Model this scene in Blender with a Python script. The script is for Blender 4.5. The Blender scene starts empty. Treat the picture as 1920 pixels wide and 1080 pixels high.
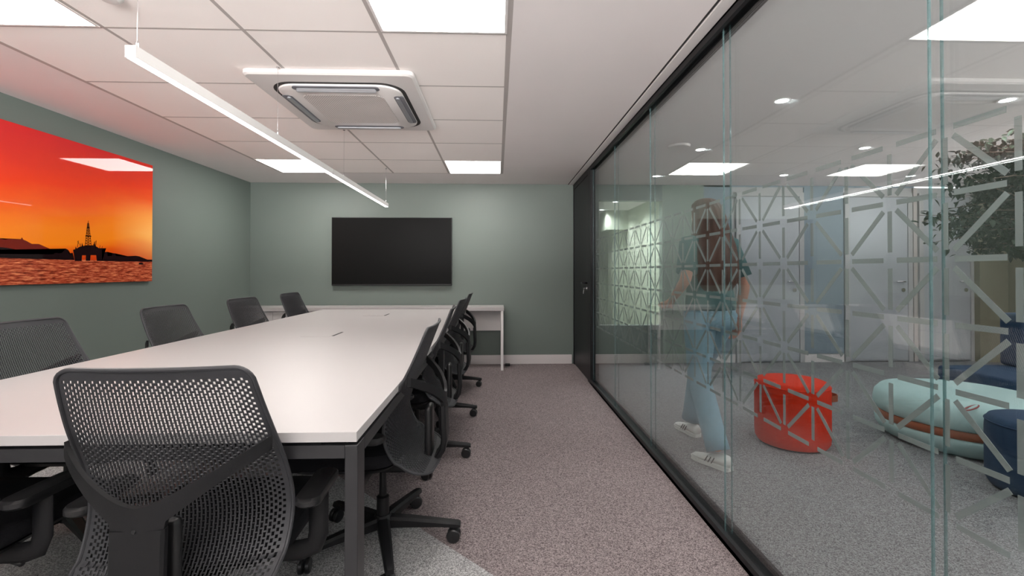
import bpy, bmesh, math, random
from mathutils import Vector, Matrix
random.seed(7)
C = bpy.context.scene.collection
PI = math.pi

# ------------------------------------------------------------------ camera, world, exposure
sc = bpy.context.scene
F_PX, YAW, PITCH = 865.0, math.atan(28 / 865.0), math.radians(0.5)
cam_d = bpy.data.cameras.new('camera'); cam = bpy.data.objects.new('camera', cam_d); C.objects.link(cam)
cam.location = (0, 0, 1.17); cam.rotation_euler = (PI / 2 + PITCH, 0, -YAW)
cam_d.sensor_width = 36; cam_d.sensor_fit = 'HORIZONTAL'; cam_d.lens = 36 * F_PX / 1920
cam_d.shift_y = -38.5 / 1920; cam_d.clip_start = 0.02
sc.camera = cam
SKY_E, UPLIGHT_E = 0.9, 9.0
w = bpy.data.worlds.new('world'); sc.world = w; w.use_nodes = True
# dim sky above the horizon, brightness added below it to light the ceilings
_n, _l = w.node_tree.nodes, w.node_tree.links
_tc = _n.new('ShaderNodeTexCoord'); _sp = _n.new('ShaderNodeSeparateXYZ'); _l.new(_tc.outputs['Generated'], _sp.inputs[0])
_lt = _n.new('ShaderNodeMath'); _lt.operation = 'LESS_THAN'; _lt.inputs[1].default_value = 0.0; _l.new(_sp.outputs[2], _lt.inputs[0])
_mx = _n.new('ShaderNodeMixRGB'); _l.new(_lt.outputs[0], _mx.inputs[0])
_mx.inputs[1].default_value = (SKY_E*0.97, SKY_E*0.98, SKY_E, 1); _mx.inputs[2].default_value = (UPLIGHT_E, UPLIGHT_E*0.965, UPLIGHT_E*0.94, 1)
_l.new(_mx.outputs[0], _n['Background'].inputs[0]); _n['Background'].inputs[1].default_value = 1.0
vs = sc.view_settings
sc.display_settings.display_device = 'sRGB'
vs.view_transform = 'Standard'; vs.look = 'None'; vs.gamma = 1; vs.use_curve_mapping = False
vs.exposure = 1.72
sc.cycles.transparent_max_bounces = 40
sc.cycles.max_bounces = 14
sc.cycles.diffuse_bounces = 5
sc.cycles.glossy_bounces = 6
sc.cycles.sample_clamp_indirect = 6.0
PANEL_E, PEND_E, DOWN_E, DOWN_W = 6.8, 6.0, 16.0, 7.0
WARM = (1.0, 0.95, 0.91); COOL = (0.95, 0.98, 1.0)

# ------------------------------------------------------------------ materials
def nodes(m): return m.node_tree.nodes, m.node_tree.links
def mat(name, col, rough=0.5, metal=0.0, spec=0.5, coat=0.0, noise=None, bump=None, emit=None, es=0):
    m = bpy.data.materials.new(name); m.use_nodes = True
    n, l = nodes(m); b = n['Principled BSDF']
    b.inputs['Base Color'].default_value = (*col, 1); b.inputs['Roughness'].default_value = rough
    b.inputs['Metallic'].default_value = metal; b.inputs['Specular IOR Level'].default_value = spec
    b.inputs['Coat Weight'].default_value = coat; b.inputs['Coat Roughness'].default_value = 0.02
    tc = n.new('ShaderNodeTexCoord')
    if noise:                                  # (scale, amount)
        t = n.new('ShaderNodeTexNoise'); t.inputs['Scale'].default_value = noise[0]; t.inputs['Detail'].default_value = 3
        l.new(tc.outputs['Object'], t.inputs['Vector'])
        r = n.new('ShaderNodeMapRange'); r.inputs['To Min'].default_value = 1 - noise[1]; r.inputs['To Max'].default_value = 1 + noise[1]
        l.new(t.outputs['Fac'], r.inputs['Value'])
        v = n.new('ShaderNodeVectorMath'); v.operation = 'SCALE'; v.inputs[0].default_value = col
        l.new(r.outputs[0], v.inputs['Scale']); l.new(v.outputs[0], b.inputs['Base Color'])
    if bump:                                   # (scale, strength)
        t = n.new('ShaderNodeTexNoise'); t.inputs['Scale'].default_value = bump[0]; t.inputs['Detail'].default_value = 4
        l.new(tc.outputs['Object'], t.inputs['Vector'])
        bp = n.new('ShaderNodeBump'); bp.inputs['Strength'].default_value = bump[1]; bp.inputs['Distance'].default_value = 0.002
        l.new(t.outputs['Fac'], bp.inputs['Height']); l.new(bp.outputs[0], b.inputs['Normal'])
    if emit:
        b.inputs['Emission Color'].default_value = (*emit, 1); b.inputs['Emission Strength'].default_value = es
    return m

M = {}
M['ceil'] = mat('ceiling_paint', (0.80, 0.75, 0.745), 0.8, noise=(3, 0.02))
M['tile'] = mat('ceiling_tile', (0.94, 0.885, 0.86), 0.85, noise=(2, 0.02), bump=(180, 0.15))
M['tbar'] = mat('ceiling_t_bar', (0.44, 0.40, 0.385), 0.6)
M['green'] = mat('green_wall_paint', (0.140, 0.170, 0.153), 0.5, noise=(2.5, 0.03), bump=(90, 0.08), spec=0.35)
M['sage'] = mat('sage_wall_paint', (0.46, 0.50, 0.40), 0.8, noise=(3, 0.03))
M['midgreen'] = mat('grey_green_wall_paint', (0.21, 0.26, 0.22), 0.7, noise=(3, 0.03))
M['pale'] = mat('pale_wall_paint', (0.40, 0.395, 0.40), 0.7, noise=(3, 0.02))
M['blue'] = mat('bluish_wall_paint', (0.20, 0.25, 0.29), 0.7, noise=(3, 0.02))  # also colours the painted television reflection between the lounge doors
M['olive'] = mat('olive_wall_paint', (0.22, 0.21, 0.15), 0.7, noise=(3, 0.04))
M['base'] = mat('white_baseboard', (0.62, 0.58, 0.58), 0.4)
M['white_lam'] = mat('white_laminate', (0.38, 0.361, 0.357), 0.38, noise=(6, 0.015), spec=0.4)
M['white_edge'] = mat('white_edge_banding', (0.45, 0.435, 0.43), 0.45)
M['white_metal'] = mat('white_metal', (0.72, 0.69, 0.68), 0.4)
M['pend_housing'] = mat('pendant_housing_paint', (0.5, 0.49, 0.485), 0.5)
M['char_metal'] = mat('charcoal_metal', (0.021, 0.021, 0.023), 0.42, spec=0.5)
M['black_metal'] = mat('black_metal', (0.009, 0.009, 0.010), 0.45, spec=0.2)
M['door'] = mat('black_door_laminate', (0.009, 0.009, 0.010), 0.4, noise=(5, 0.1), spec=0.15)
M['shell'] = mat('chair_mesh_plastic', (0.031, 0.0315, 0.035), 0.5, spec=0.35, bump=(300, 0.1))
M['plastic'] = mat('black_plastic', (0.007, 0.007, 0.008), 0.5, spec=0.3, bump=(400, 0.1))
M['plastic2'] = mat('glossier_black_plastic', (0.012, 0.012, 0.013), 0.35)
M['seatf'] = mat('black_seat_fabric', (0.012, 0.012, 0.014), 0.95, noise=(300, 0.3), bump=(500, 0.6), spec=0.15)
M['chrome'] = mat('chrome', (0.75, 0.75, 0.76), 0.15, metal=1)
M['silver'] = mat('silver_plastic', (0.42, 0.43, 0.46), 0.3, metal=0.6)
M['tv'] = mat('tv_screen', (0.008, 0.008, 0.008), 0.3, spec=0.05)
M['tvb'] = mat('tv_bezel', (0.010, 0.010, 0.011), 0.4)
M['ac'] = mat('ac_white_plastic', (0.68, 0.65, 0.64), 0.42)
M['dark'] = mat('dark_slot', (0.02, 0.018, 0.018), 0.7)
M['slot'] = mat('grey_air_slot', (0.16, 0.16, 0.18), 0.6)
M['red'] = mat('red_orange_upholstery', (0.62, 0.030, 0.006), 0.7, spec=0.2, noise=(60, 0.06), bump=(350, 0.3))
M['aqua'] = mat('pale_aqua_upholstery', (0.36, 0.50, 0.49), 0.75, noise=(80, 0.05), bump=(350, 0.3))
M['navy'] = mat('navy_upholstery', (0.005, 0.030, 0.075), 0.8, noise=(80, 0.12), bump=(350, 0.4))
M['leather'] = mat('brown_leather', (0.30, 0.09, 0.04), 0.5, noise=(40, 0.12))
M['cord'] = mat('dark_red_cord', (0.22, 0.03, 0.03), 0.6)
M['leaf'] = mat('leaf_green', (0.022, 0.038, 0.020), 0.55, spec=0.3, noise=(9, 0.5))
M['bark'] = mat('bark', (0.15, 0.11, 0.08), 0.8, noise=(40, 0.3))
M['pot'] = mat('grey_planter', (0.25, 0.25, 0.25), 0.6)
M['soil'] = mat('soil', (0.03, 0.02, 0.015), 0.95, noise=(60, 0.4))
M['paint_w'] = mat('white_door_paint', (0.36, 0.375, 0.405), 0.5)
M['skin'] = mat('skin', (0.55, 0.27, 0.19), 0.5)
M['hair'] = mat('auburn_hair', (0.095, 0.036, 0.020), 0.5, noise=(14, 0.5), bump=(60, 1.0))
M['teal'] = mat('teal_shirt_cloth', (0.07, 0.15, 0.15), 0.85, noise=(12, 0.1), bump=(250, 0.3))
M['jeans'] = mat('light_denim', (0.24, 0.38, 0.46), 0.85, noise=(25, 0.12), bump=(300, 0.5))
M['sneaker'] = mat('white_sneaker_leather', (0.68, 0.67, 0.64), 0.5)
M['stripe'] = mat('black_stripe', (0.02, 0.02, 0.02), 0.5)
M['lip'] = mat('lips', (0.45, 0.12, 0.11), 0.4)
M['eye'] = mat('eye_white', (0.8, 0.8, 0.78), 0.2)
M['film_seal'] = mat('clear_joint_seal', (0.12, 0.16, 0.165), 0.15, spec=0.6)
def emis(name, col, s):
    m = bpy.data.materials.new(name); m.use_nodes = True
    n, l = nodes(m); n.remove(n['Principled BSDF'])
    e = n.new('ShaderNodeEmission'); e.inputs[0].default_value = (*col, 1); e.inputs[1].default_value = s
    l.new(e.outputs[0], n['Material Output'].inputs[0]); return m
M['panel_e'] = emis('led_panel_light', WARM, PANEL_E)
M['pend_e'] = emis('pendant_diffuser_light', (1, 0.97, 0.94), PEND_E)
M['down_e'] = emis('downlight_lens', COOL, DOWN_E)

def glass_mat(name, tint, r0=0.045):
    m = bpy.data.materials.new(name); m.use_nodes = True
    n, l = nodes(m); n.remove(n['Principled BSDF'])
    lw = n.new('ShaderNodeLayerWeight'); lw.inputs['Blend'].default_value = 0.5
    p = n.new('ShaderNodeMath'); p.operation = 'POWER'; p.inputs[1].default_value = 5; l.new(lw.outputs['Facing'], p.inputs[0])
    q = n.new('ShaderNodeMath'); q.operation = 'MULTIPLY_ADD'; q.inputs[1].default_value = 1 - r0; q.inputs[2].default_value = r0
    l.new(p.outputs[0], q.inputs[0])
    t = n.new('ShaderNodeBsdfTransparent'); t.inputs[0].default_value = (*tint, 1)
    g = n.new('ShaderNodeBsdfGlossy'); g.inputs['Roughness'].default_value = 0.0
    mx = n.new('ShaderNodeMixShader'); l.new(q.outputs[0], mx.inputs[0]); l.new(t.outputs[0], mx.inputs[1]); l.new(g.outputs[0], mx.inputs[2])
    l.new(mx.outputs[0], n['Material Output'].inputs[0]); return m
M['glass'] = glass_mat('partition_glass', (0.955, 0.972, 0.970), 0.08)
M['gedge'] = mat('glass_edge', (0.16, 0.25, 0.26), 0.1, spec=0.8)
def see_through(m, f):
    n, l = nodes(m); t = n.new('ShaderNodeBsdfTransparent'); t.inputs[0].default_value = (0.8, 0.95, 0.94, 1); mx = n.new('ShaderNodeMixShader'); mx.inputs[0].default_value = f
    l.new(t.outputs[0], mx.inputs[1]); l.new(n['Principled BSDF'].outputs[0], mx.inputs[2]); l.new(mx.outputs[0], n['Material Output'].inputs[0])
see_through(M['gedge'], 0.5); see_through(M['film_seal'], 0.35)
def film_mat():
    m = mat('frosted_film', (0.25, 0.275, 0.27), 0.5)
    n, l = nodes(m); b = n['Principled BSDF']
    t = n.new('ShaderNodeBsdfTransparent'); mx = n.new('ShaderNodeMixShader'); mx.inputs[0].default_value = 0.8
    l.new(t.outputs[0], mx.inputs[1]); l.new(b.outputs[0], mx.inputs[2]); l.new(mx.outputs[0], n['Material Output'].inputs[0])
    return m
M['film'] = film_mat()

def carpet(name, c1, c2, inlay=None):
    m = bpy.data.materials.new(name); m.use_nodes = True
    n, l = nodes(m); b = n['Principled BSDF']; b.inputs['Roughness'].default_value = 0.95; b.inputs['Specular IOR Level'].default_value = 0.1
    tc = n.new('ShaderNodeTexCoord')
    vo = n.new('ShaderNodeTexVoronoi'); vo.inputs['Scale'].default_value = 260; l.new(tc.outputs['Object'], vo.inputs['Vector'])
    bw = n.new('ShaderNodeSeparateXYZ'); l.new(vo.outputs['Color'], bw.inputs[0])
    nz = n.new('ShaderNodeTexNoise'); nz.inputs['Scale'].default_value = 75; nz.inputs['Detail'].default_value = 2; l.new(tc.outputs['Object'], nz.inputs['Vector'])
    t = n.new('ShaderNodeMixRGB'); t.inputs[0].default_value = 0.35; l.new(bw.outputs[0], t.inputs[1]); l.new(nz.outputs['Fac'], t.inputs[2])
    r = n.new('ShaderNodeValToRGB'); r.color_ramp.elements[0].position = 0.15; r.color_ramp.elements[1].position = 0.85
    r.color_ramp.elements[0].color = (*c1, 1); r.color_ramp.elements[1].color = (*c2, 1)
    l.new(t.outputs[0], r.inputs[0])
    t2 = n.new('ShaderNodeTexNoise'); t2.inputs['Scale'].default_value = 1.6; l.new(tc.outputs['Object'], t2.inputs['Vector'])
    mr = n.new('ShaderNodeMapRange'); mr.inputs['To Min'].default_value = 0.9; mr.inputs['To Max'].default_value = 1.1; l.new(t2.outputs['Fac'], mr.inputs['Value'])
    v = n.new('ShaderNodeVectorMath'); v.operation = 'SCALE'; l.new(r.outputs[0], v.inputs[0]); l.new(mr.outputs[0], v.inputs['Scale'])
    l.new(v.outputs[0], b.inputs['Base Color'])
    return m
M['carpet_m'] = carpet('plum_grey_carpet', (0.065, 0.051, 0.053), (0.32, 0.272, 0.270))
M['carpet_g'] = carpet('light_grey_carpet', (0.12, 0.12, 0.12), (0.48, 0.47, 0.47))
M['carpet_l'] = carpet('lounge_grey_carpet', (0.055, 0.055, 0.056), (0.34, 0.335, 0.34))

def grille_mat():
    m = mat('ac_grille', (0.70, 0.66, 0.645), 0.5)
    n, l = nodes(m); b = n['Principled BSDF']
    tc = n.new('ShaderNodeTexCoord')
    br = n.new('ShaderNodeTexBrick'); br.inputs['Scale'].default_value = 1; br.inputs['Brick Width'].default_value = 0.014
    br.inputs['Row Height'].default_value = 0.010; br.inputs['Mortar Size'].default_value = 0.0028; br.inputs['Mortar Smooth'].default_value = 0.1
    br.inputs['Color1'].default_value = (0.20, 0.17, 0.16, 1); br.inputs['Color2'].default_value = (0.24, 0.21, 0.20, 1); br.inputs['Mortar'].default_value = (0.72, 0.68, 0.66, 1)
    l.new(tc.outputs['Object'], br.inputs['Vector']); l.new(br.outputs['Color'], b.inputs['Base Color'])
    return m
M['grille'] = grille_mat()

def sunset_mat():
    m = mat('sunset_print', (0.8, 0.2, 0.05), 0.5, coat=0.6, spec=0.0)
    n, l = nodes(m); b = n['Principled BSDF']
    tc = n.new('ShaderNodeTexCoord'); sp = n.new('ShaderNodeSeparateXYZ'); l.new(tc.outputs['Object'], sp.inputs[0])
    def mr(o, a, c, x=0, y=1):
        r = n.new('ShaderNodeMapRange'); r.inputs['From Min'].default_value = a; r.inputs['From Max'].default_value = c
        r.inputs['To Min'].default_value = x; r.inputs['To Max'].default_value = y; l.new(o, r.inputs['Value']); return r.outputs[0]
    nz = n.new('ShaderNodeTexNoise'); nz.inputs['Scale'].default_value = 2.2; nz.inputs['Detail'].default_value = 3
    mp = n.new('ShaderNodeMapping'); mp.inputs['Scale'].default_value = (1, 0.7, 2.6); l.new(tc.outputs['Object'], mp.inputs[0]); l.new(mp.outputs[0], nz.inputs['Vector'])
    # sky: object z 1.255 (horizon) .. 2.11
    ad = n.new('ShaderNodeMath'); ad.operation = 'MULTIPLY_ADD'; ad.inputs[1].default_value = 0.16; ad.inputs[2].default_value = -0.08; l.new(nz.outputs['Fac'], ad.inputs[0])
    zz = n.new('ShaderNodeMath'); zz.operation = 'ADD'; l.new(sp.outputs[2], zz.inputs[0]); l.new(ad.outputs[0], zz.inputs[1])
    yt = n.new('ShaderNodeMath'); yt.operation = 'MULTIPLY_ADD'; yt.inputs[1].default_value = -0.14; yt.inputs[2].default_value = 0.14 * 3.6; l.new(sp.outputs[1], yt.inputs[0])
    z2 = n.new('ShaderNodeMath'); z2.operation = 'ADD'; l.new(zz.outputs[0], z2.inputs[0]); l.new(yt.outputs[0], z2.inputs[1])
    sky = n.new('ShaderNodeValToRGB'); cr = sky.color_ramp
    cols = [(0.0, (0.62, 0.055, 0.008)), (0.07, (0.80, 0.11, 0.006)), (0.17, (0.93, 0.25, 0.012)), (0.33, (0.92, 0.24, 0.018)), (0.5, (0.86, 0.12, 0.018)), (0.66, (0.80, 0.058, 0.018)), (1.0, (0.62, 0.028, 0.028))]
    cr.elements[0].position = 0; cr.elements[0].color = (*cols[0][1], 1); cr.elements[1].position = 1; cr.elements[1].color = (*cols[-1][1], 1)
    for p, c in cols[1:-1]:
        e = cr.elements.new(p); e.color = (*c, 1)
    l.new(mr(z2.outputs[0], 1.255, 2.11), sky.inputs[0])
    # yellow glow at right
    gy = mr(sp.outputs[1], 3.75, 4.25); d = n.new('ShaderNodeMath'); d.operation = 'SUBTRACT'; d.inputs[1].default_value = 1.50; l.new(sp.outputs[2], d.inputs[0])
    a = n.new('ShaderNodeMath'); a.operation = 'ABSOLUTE'; l.new(d.outputs[0], a.inputs[0])
    gz = mr(a.outputs[0], 0.30, 0.0); gm = n.new('ShaderNodeMath'); gm.operation = 'MULTIPLY'; l.new(gy, gm.inputs[0]); l.new(gz, gm.inputs[1])
    m1 = n.new('ShaderNodeMixRGB'); l.new(gm.outputs[0], m1.inputs[0]); l.new(sky.outputs[0], m1.inputs[1]); m1.inputs[2].default_value = (1.0, 0.55, 0.16, 1)
    # sea
    wv = n.new('ShaderNodeTexNoise'); wv.inputs['Scale'].default_value = 22; wv.inputs['Detail'].default_value = 5; wv.inputs['Roughness'].default_value = 0.65
    m2 = n.new('ShaderNodeMapping'); m2.inputs['Scale'].default_value = (1, 0.55, 4.2); l.new(tc.outputs['Object'], m2.inputs[0]); l.new(m2.outputs[0], wv.inputs['Vector'])
    sea = n.new('ShaderNodeValToRGB'); sea.color_ramp.elements[0].position = 0.36; sea.color_ramp.elements[0].color = (0.12, 0.016, 0.010, 1)
    sea.color_ramp.elements[1].position = 0.68; sea.color_ramp.elements[1].color = (0.86, 0.30, 0.13, 1)
    e = sea.color_ramp.elements.new(0.5); e.color = (0.42, 0.07, 0.03, 1)
    l.new(wv.outputs['Fac'], sea.inputs[0])
    gt = n.new('ShaderNodeMath'); gt.operation = 'GREATER_THAN'; gt.inputs[1].default_value = 1.256; l.new(sp.outputs[2], gt.inputs[0])
    m3 = n.new('ShaderNodeMixRGB'); l.new(gt.outputs[0], m3.inputs[0]); l.new(sea.outputs[0], m3.inputs[1]); l.new(m1.outputs[0], m3.inputs[2])
    l.new(m3.outputs[0], b.inputs['Base Color'])
    return m
M['sunset'] = sunset_mat()
M['sil'] = mat('print_silhouette_black', (0.012, 0.005, 0.006), 0.5, coat=0.6, spec=0.0)
M['mount'] = mat('print_mountain_maroon', (0.16, 0.014, 0.008), 0.5, coat=0.6, spec=0.0)

# ------------------------------------------------------------------ helpers
def obj(name, bm, m, parent=None, smooth=False, auto=None):
    me = bpy.data.meshes.new(name); bmesh.ops.recalc_face_normals(bm, faces=bm.faces); bm.to_mesh(me); bm.free()
    ms = m if isinstance(m, (list, tuple)) else [m]
    for x in ms: me.materials.append(M[x] if isinstance(x, str) else x)
    o = bpy.data.objects.new(name, me); C.objects.link(o)
    if parent: o.parent = parent
    if smooth:
        for p in me.polygons: p.use_smooth = True
        if auto is not None:
            bm2 = bmesh.new(); bm2.from_mesh(me)
            for e in bm2.edges:
                if len(e.link_faces) == 2 and e.calc_face_angle(0) > math.radians(auto): e.smooth = False
            bm2.to_mesh(me); bm2.free()
    return o
def box(bm, x0, x1, y0, y1, z0, z1, bev=0, mi=0, seg=2):
    r = bmesh.ops.create_cube(bm, size=1, matrix=Matrix.Translation(((x0+x1)/2, (y0+y1)/2, (z0+z1)/2)) @ Matrix.Diagonal((x1-x0, y1-y0, z1-z0, 1)))
    fs = set(f for v in r['verts'] for f in v.link_faces)
    for f in fs: f.material_index = mi
    if bev:
        es = list(set(e for v in r['verts'] for e in v.link_edges))
        bmesh.ops.bevel(bm, geom=es, offset=bev, segments=seg, affect='EDGES', profile=0.5)
    return bm
def B(*a, **k): return box(bmesh.new(), *a, **k)
def tube(bm, pts, r, seg=10, cap=True):
    pts = [Vector(p) for p in pts]; rs = r if isinstance(r, (list, tuple)) else [r] * len(pts)
    rings = []; up = None
    for i, p in enumerate(pts):
        t = (pts[min(i+1, len(pts)-1)] - pts[max(i-1, 0)]).normalized()
        if up is None: up = Vector((0, 0, 1)) if abs(t.z) < 0.9 else Vector((1, 0, 0))
        a = t.cross(up)
        if a.length < 1e-5: a = t.cross(Vector((1, 0, 0)))
        a.normalize(); b = a.cross(t).normalized(); up = b
        rr = rs[i]; ra, rb = rr if isinstance(rr, (tuple, list)) else (rr, rr)
        rings.append([bm.verts.new(p + a*ra*math.cos(2*PI*k/seg) + b*rb*math.sin(2*PI*k/seg)) for k in range(seg)])
    for i in range(len(rings)-1):
        for k in range(seg):
            bm.faces.new((rings[i][k], rings[i][(k+1) % seg], rings[i+1][(k+1) % seg], rings[i+1][k]))
    if cap: bm.faces.new(rings[0]); bm.faces.new(rings[-1][::-1])
    return bm
def T(pts, r, seg=10, cap=True): return tube(bmesh.new(), pts, r, seg, cap)
def lathe(bm, prof, c=(0, 0, 0), seg=32, sx=1, sy=1, cap=True):
    rings = [[bm.verts.new((c[0]+r*sx*math.cos(2*PI*k/seg), c[1]+r*sy*math.sin(2*PI*k/seg), c[2]+z)) for k in range(seg)] for r, z in prof]
    for i in range(len(rings)-1):
        for k in range(seg): bm.faces.new((rings[i][k], rings[i][(k+1) % seg], rings[i+1][(k+1) % seg], rings[i+1][k]))
    if cap: bm.faces.new(rings[0][::-1]); bm.faces.new(rings[-1])
    return bm
def prism(bm, poly, h, axis='z', at=0):
    def P(a, b, c): return {'z': (a, b, c), 'x': (c, a, b), 'y': (a, c, b)}[axis]
    lo = [bm.verts.new(P(a, b, at)) for a, b in poly]; hi = [bm.verts.new(P(a, b, at+h)) for a, b in poly]
    bm.faces.new(lo[::-1]); bm.faces.new(hi); n = len(poly)
    for i in range(n): bm.faces.new((lo[i], lo[(i+1) % n], hi[(i+1) % n], hi[i]))
    return bm
def rrect(hx, hy, r, seg=8, cx=0, cy=0):
    out = []
    for qx, qy, a0 in ((1, 1, 0), (-1, 1, PI/2), (-1, -1, PI), (1, -1, 1.5*PI)):
        for k in range(seg+1):
            a = a0 + PI/2*k/seg; out.append((cx+qx*(hx-r)+r*math.cos(a), cy+qy*(hy-r)+r*math.sin(a)))
    return out
def loft(bm, rings, cap=True):
    R = [[bm.verts.new(p) for p in ring] for ring in rings]; n = len(R[0])
    for i in range(len(R)-1):
        for k in range(n): bm.faces.new((R[i][k], R[i][(k+1) % n], R[i+1][(k+1) % n], R[i+1][k]))
    if cap: bm.faces.new(R[0][::-1]); bm.faces.new(R[-1])
    return bm
def thing(name, label, cat, loc=(0, 0, 0), rotz=0, group=None):
    o = bpy.data.objects.new(name, None); C.objects.link(o); o.location = loc; o.rotation_euler = (0, 0, rotz); o.empty_display_size = 0.1
    o['label'] = label; o['category'] = cat
    if group: o['group'] = group
    return o
def tag(o, label, cat, group=None, kind=None):
    o['label'] = label; o['category'] = cat
    if group: o['group'] = group
    if kind: o['kind'] = kind
    return o
def struct(name, bm, m, parent=None, label=None, cat=None, **k):
    o = obj(name, bm, m, parent, **k)
    if not parent:
        o['kind'] = 'structure'
        if label: o['label'] = label
        if cat: o['category'] = cat
    return o
def sempty(name, label, cat, loc=(0, 0, 0)):
    o = thing(name, label, cat, loc); o['kind'] = 'structure'; return o
def dup(root, loc, rotz, label, group=None):
    def cp(o, parent):
        c = o.copy(); C.objects.link(c); c.parent = parent
        for ch in list(o.children): cp(ch, c)
        return c
    r = cp(root, None); r.location = loc; r.rotation_euler = (0, 0, rotz); r['label'] = label
    if group: r['group'] = group
    return r

# ------------------------------------------------------------------ dimensions
XL, XG, YB, ZC = -3.075, 1.0, 5.85, 2.281
YN = -1.6                      # wall behind the camera
XR = 6.6                       # far right wall of the lounge

# ------------------------------------------------------------------ structure
bm = bmesh.new()
# meeting room floor: plum carpet with a light grey field cut along a diagonal
c = 1.775
vs_ = [bm.verts.new(p) for p in [(XL, YN, 0), (XG+0.03, YN, 0), (XG+0.03, c-XG-0.03, 0), (XL, c-XL, 0), (XL, YB+0.1, 0), (XG+0.03, YB+0.1, 0)]]
f1 = bm.faces.new((vs_[0], vs_[1], vs_[2], vs_[3])); f1.material_index = 1
f2 = bm.faces.new((vs_[3], vs_[2], vs_[5], vs_[4]))
struct('floor', bm, ['carpet_m', 'carpet_g'], label='plum grey carpet of the meeting room with a lighter grey field by the table', cat='floor')
struct('floor_lounge', B(XG+0.03, XR+0.1, YN, YB+4.5, -0.05, 0), 'carpet_l', label='grey speckled carpet of the lounge beyond the glass', cat='floor')
struct('wall_left', B(XL-0.1, XL, YN, YB+0.1, 0, ZC), 'green', label='green wall behind the sunset picture', cat='wall')
struct('wall_back', B(XL, XG+0.04, YB, YB+0.12, 0, ZC), 'green', label='green end wall behind the television', cat='wall')
bm = bmesh.new(); NX0, NX1, NZ0, NZ1 = -2.7, 0.7, 1.12, 2.18  # invented window behind the viewer, added to brighten the ceiling
box(bm, XL-0.1, XR+0.1, YN-0.1, YN, 0, NZ0); box(bm, XL-0.1, XR+0.1, YN-0.1, YN, NZ1, ZC); box(bm, XL-0.1, NX0, YN-0.1, YN, NZ0, NZ1); box(bm, NX1, XR+0.1, YN-0.1, YN, NZ0, NZ1)
struct('wall_near', bm, 'white_metal', label='white wall with a high window behind the viewer', cat='wall')
bm = bmesh.new()
for q_ in range(4):
    x_ = NX0+(NX1-NX0-0.04)*q_/3; box(bm, x_, x_+0.04, YN-0.07, YN-0.03, NZ0, NZ1)
struct('window_8', bm, 'white_metal', label='high daylight window frame behind the viewer', cat='window')
L = bpy.data.lights.new('window_portal', 'AREA'); L.shape = 'RECTANGLE'; L.size = NX1-NX0; L.size_y = NZ1-NZ0; L.cycles.is_portal = True
o = bpy.data.objects.new('window_portal', L); C.objects.link(o); o.location = ((NX0+NX1)/2, YN-0.11, (NZ0+NZ1)/2); o.rotation_euler = (PI/2, 0, 0)
struct('baseboard_back', B(XL, XG-0.05, YB-0.015, YB, 0, 0.115, bev=0.003), 'base', label='white baseboard along the green end wall', cat='baseboard')
struct('baseboard_left', B(XL, XL+0.015, YN, YB-0.015, 0, 0.115, bev=0.003), 'base', label='white baseboard along the picture wall', cat='baseboard')
# ceiling: plasterboard border, suspended tile field
GX = [-2.41, -1.79, -1.168, -0.545, 0.055]
GY = [2.15 + 0.617*k for k in range(-5, 6)]
bm = bmesh.new()
box(bm, XL-0.1, GX[0], YN, YB+0.1, ZC, ZC+0.06); box(bm, GX[-1], XG+0.3, YN, YB+0.1, ZC, ZC+0.06)
box(bm, GX[0], GX[-1], GY[-1], YB+0.1, ZC, ZC+0.06); box(bm, GX[0], GX[-1], YN, GY[0], ZC, ZC+0.06)
ceil = struct('ceiling', bm, 'ceil', label='plasterboard ceiling border around the suspended tiles', cat='ceiling')
lights_cells = [(0, 5), (3, 5), (0, 1+8), (3, 1+8), (0, 0), (3, 0)]   # filled below
panel_cells = {(0, 4), (3, 4), (0, 9), (3, 9), (3, 0)}
bm = bmesh.new()
for i in range(4):
    for j in range(10):
        if (i, j) in panel_cells: continue
        box(bm, GX[i]+0.006, GX[i+1]-0.006, GY[j]+0.006, GY[j+1]-0.006, ZC, ZC+0.02)
obj('ceiling_tiles', bm, 'tile', ceil)
bm = bmesh.new()
for k, x in enumerate(GX): box(bm, x-0.009-(0.004 if k in (0, 4) else 0), x+0.009+(0.004 if k in (0, 4) else 0), GY[0], GY[-1], ZC-0.0005, ZC+0.03)
for y in GY: box(bm, GX[0], GX[-1], y-0.0065, y+0.0065, ZC-0.0004, ZC+0.03)
obj('ceiling_t_bars', bm, 'tbar', ceil)
struct('ceiling_void_cover', B(GX[0]-0.05, GX[-1]+0.05, YN, YB, ZC+0.06, ZC+0.08), 'ceil', label='slab above the suspended tiles', cat='ceiling')

# glass partition
JY = [-1.0, 0.04, 1.032, 2.0, 2.975, 3.885, 4.77]
TRK = sempty('trim_1', 'black aluminium track along floor and ceiling of the glass partition', 'trim')
bm = bmesh.new(); box(bm, XG-0.03, XG-0.012, YN, 4.80, 0, 0.045); box(bm, XG+0.045, XG+0.06, YN, 4.80, 0, 0.045); box(bm, XG-0.03, XG+0.06, YN, 4.80, 0, 0.02)
obj('floor_track', bm, 'black_metal', TRK)
bm = bmesh.new(); box(bm, XG-0.03, XG-0.012, YN, YB, ZC-0.05, ZC); box(bm, XG+0.045, XG+0.06, YN, YB, ZC-0.05, ZC); box(bm, XG-0.03, XG+0.06, YN, YB, ZC-0.02, ZC)
obj('ceiling_track', bm, 'black_metal', TRK)
bm = bmesh.new(); box(bm, XG-0.085, XG-0.03, YN, YB, ZC-0.010, ZC+0.001)
struct('trim_2', bm, 'white_metal', label='thin white shadow-gap trim beside the ceiling track', cat='trim')
bm = bmesh.new(); box(bm, XG-0.097, XG-0.087, YN, YB, ZC-0.002, ZC+0.001)
struct('trim_3', bm, 'dark', label='dark shadow gap between ceiling and white trim', cat='trim')

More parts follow.
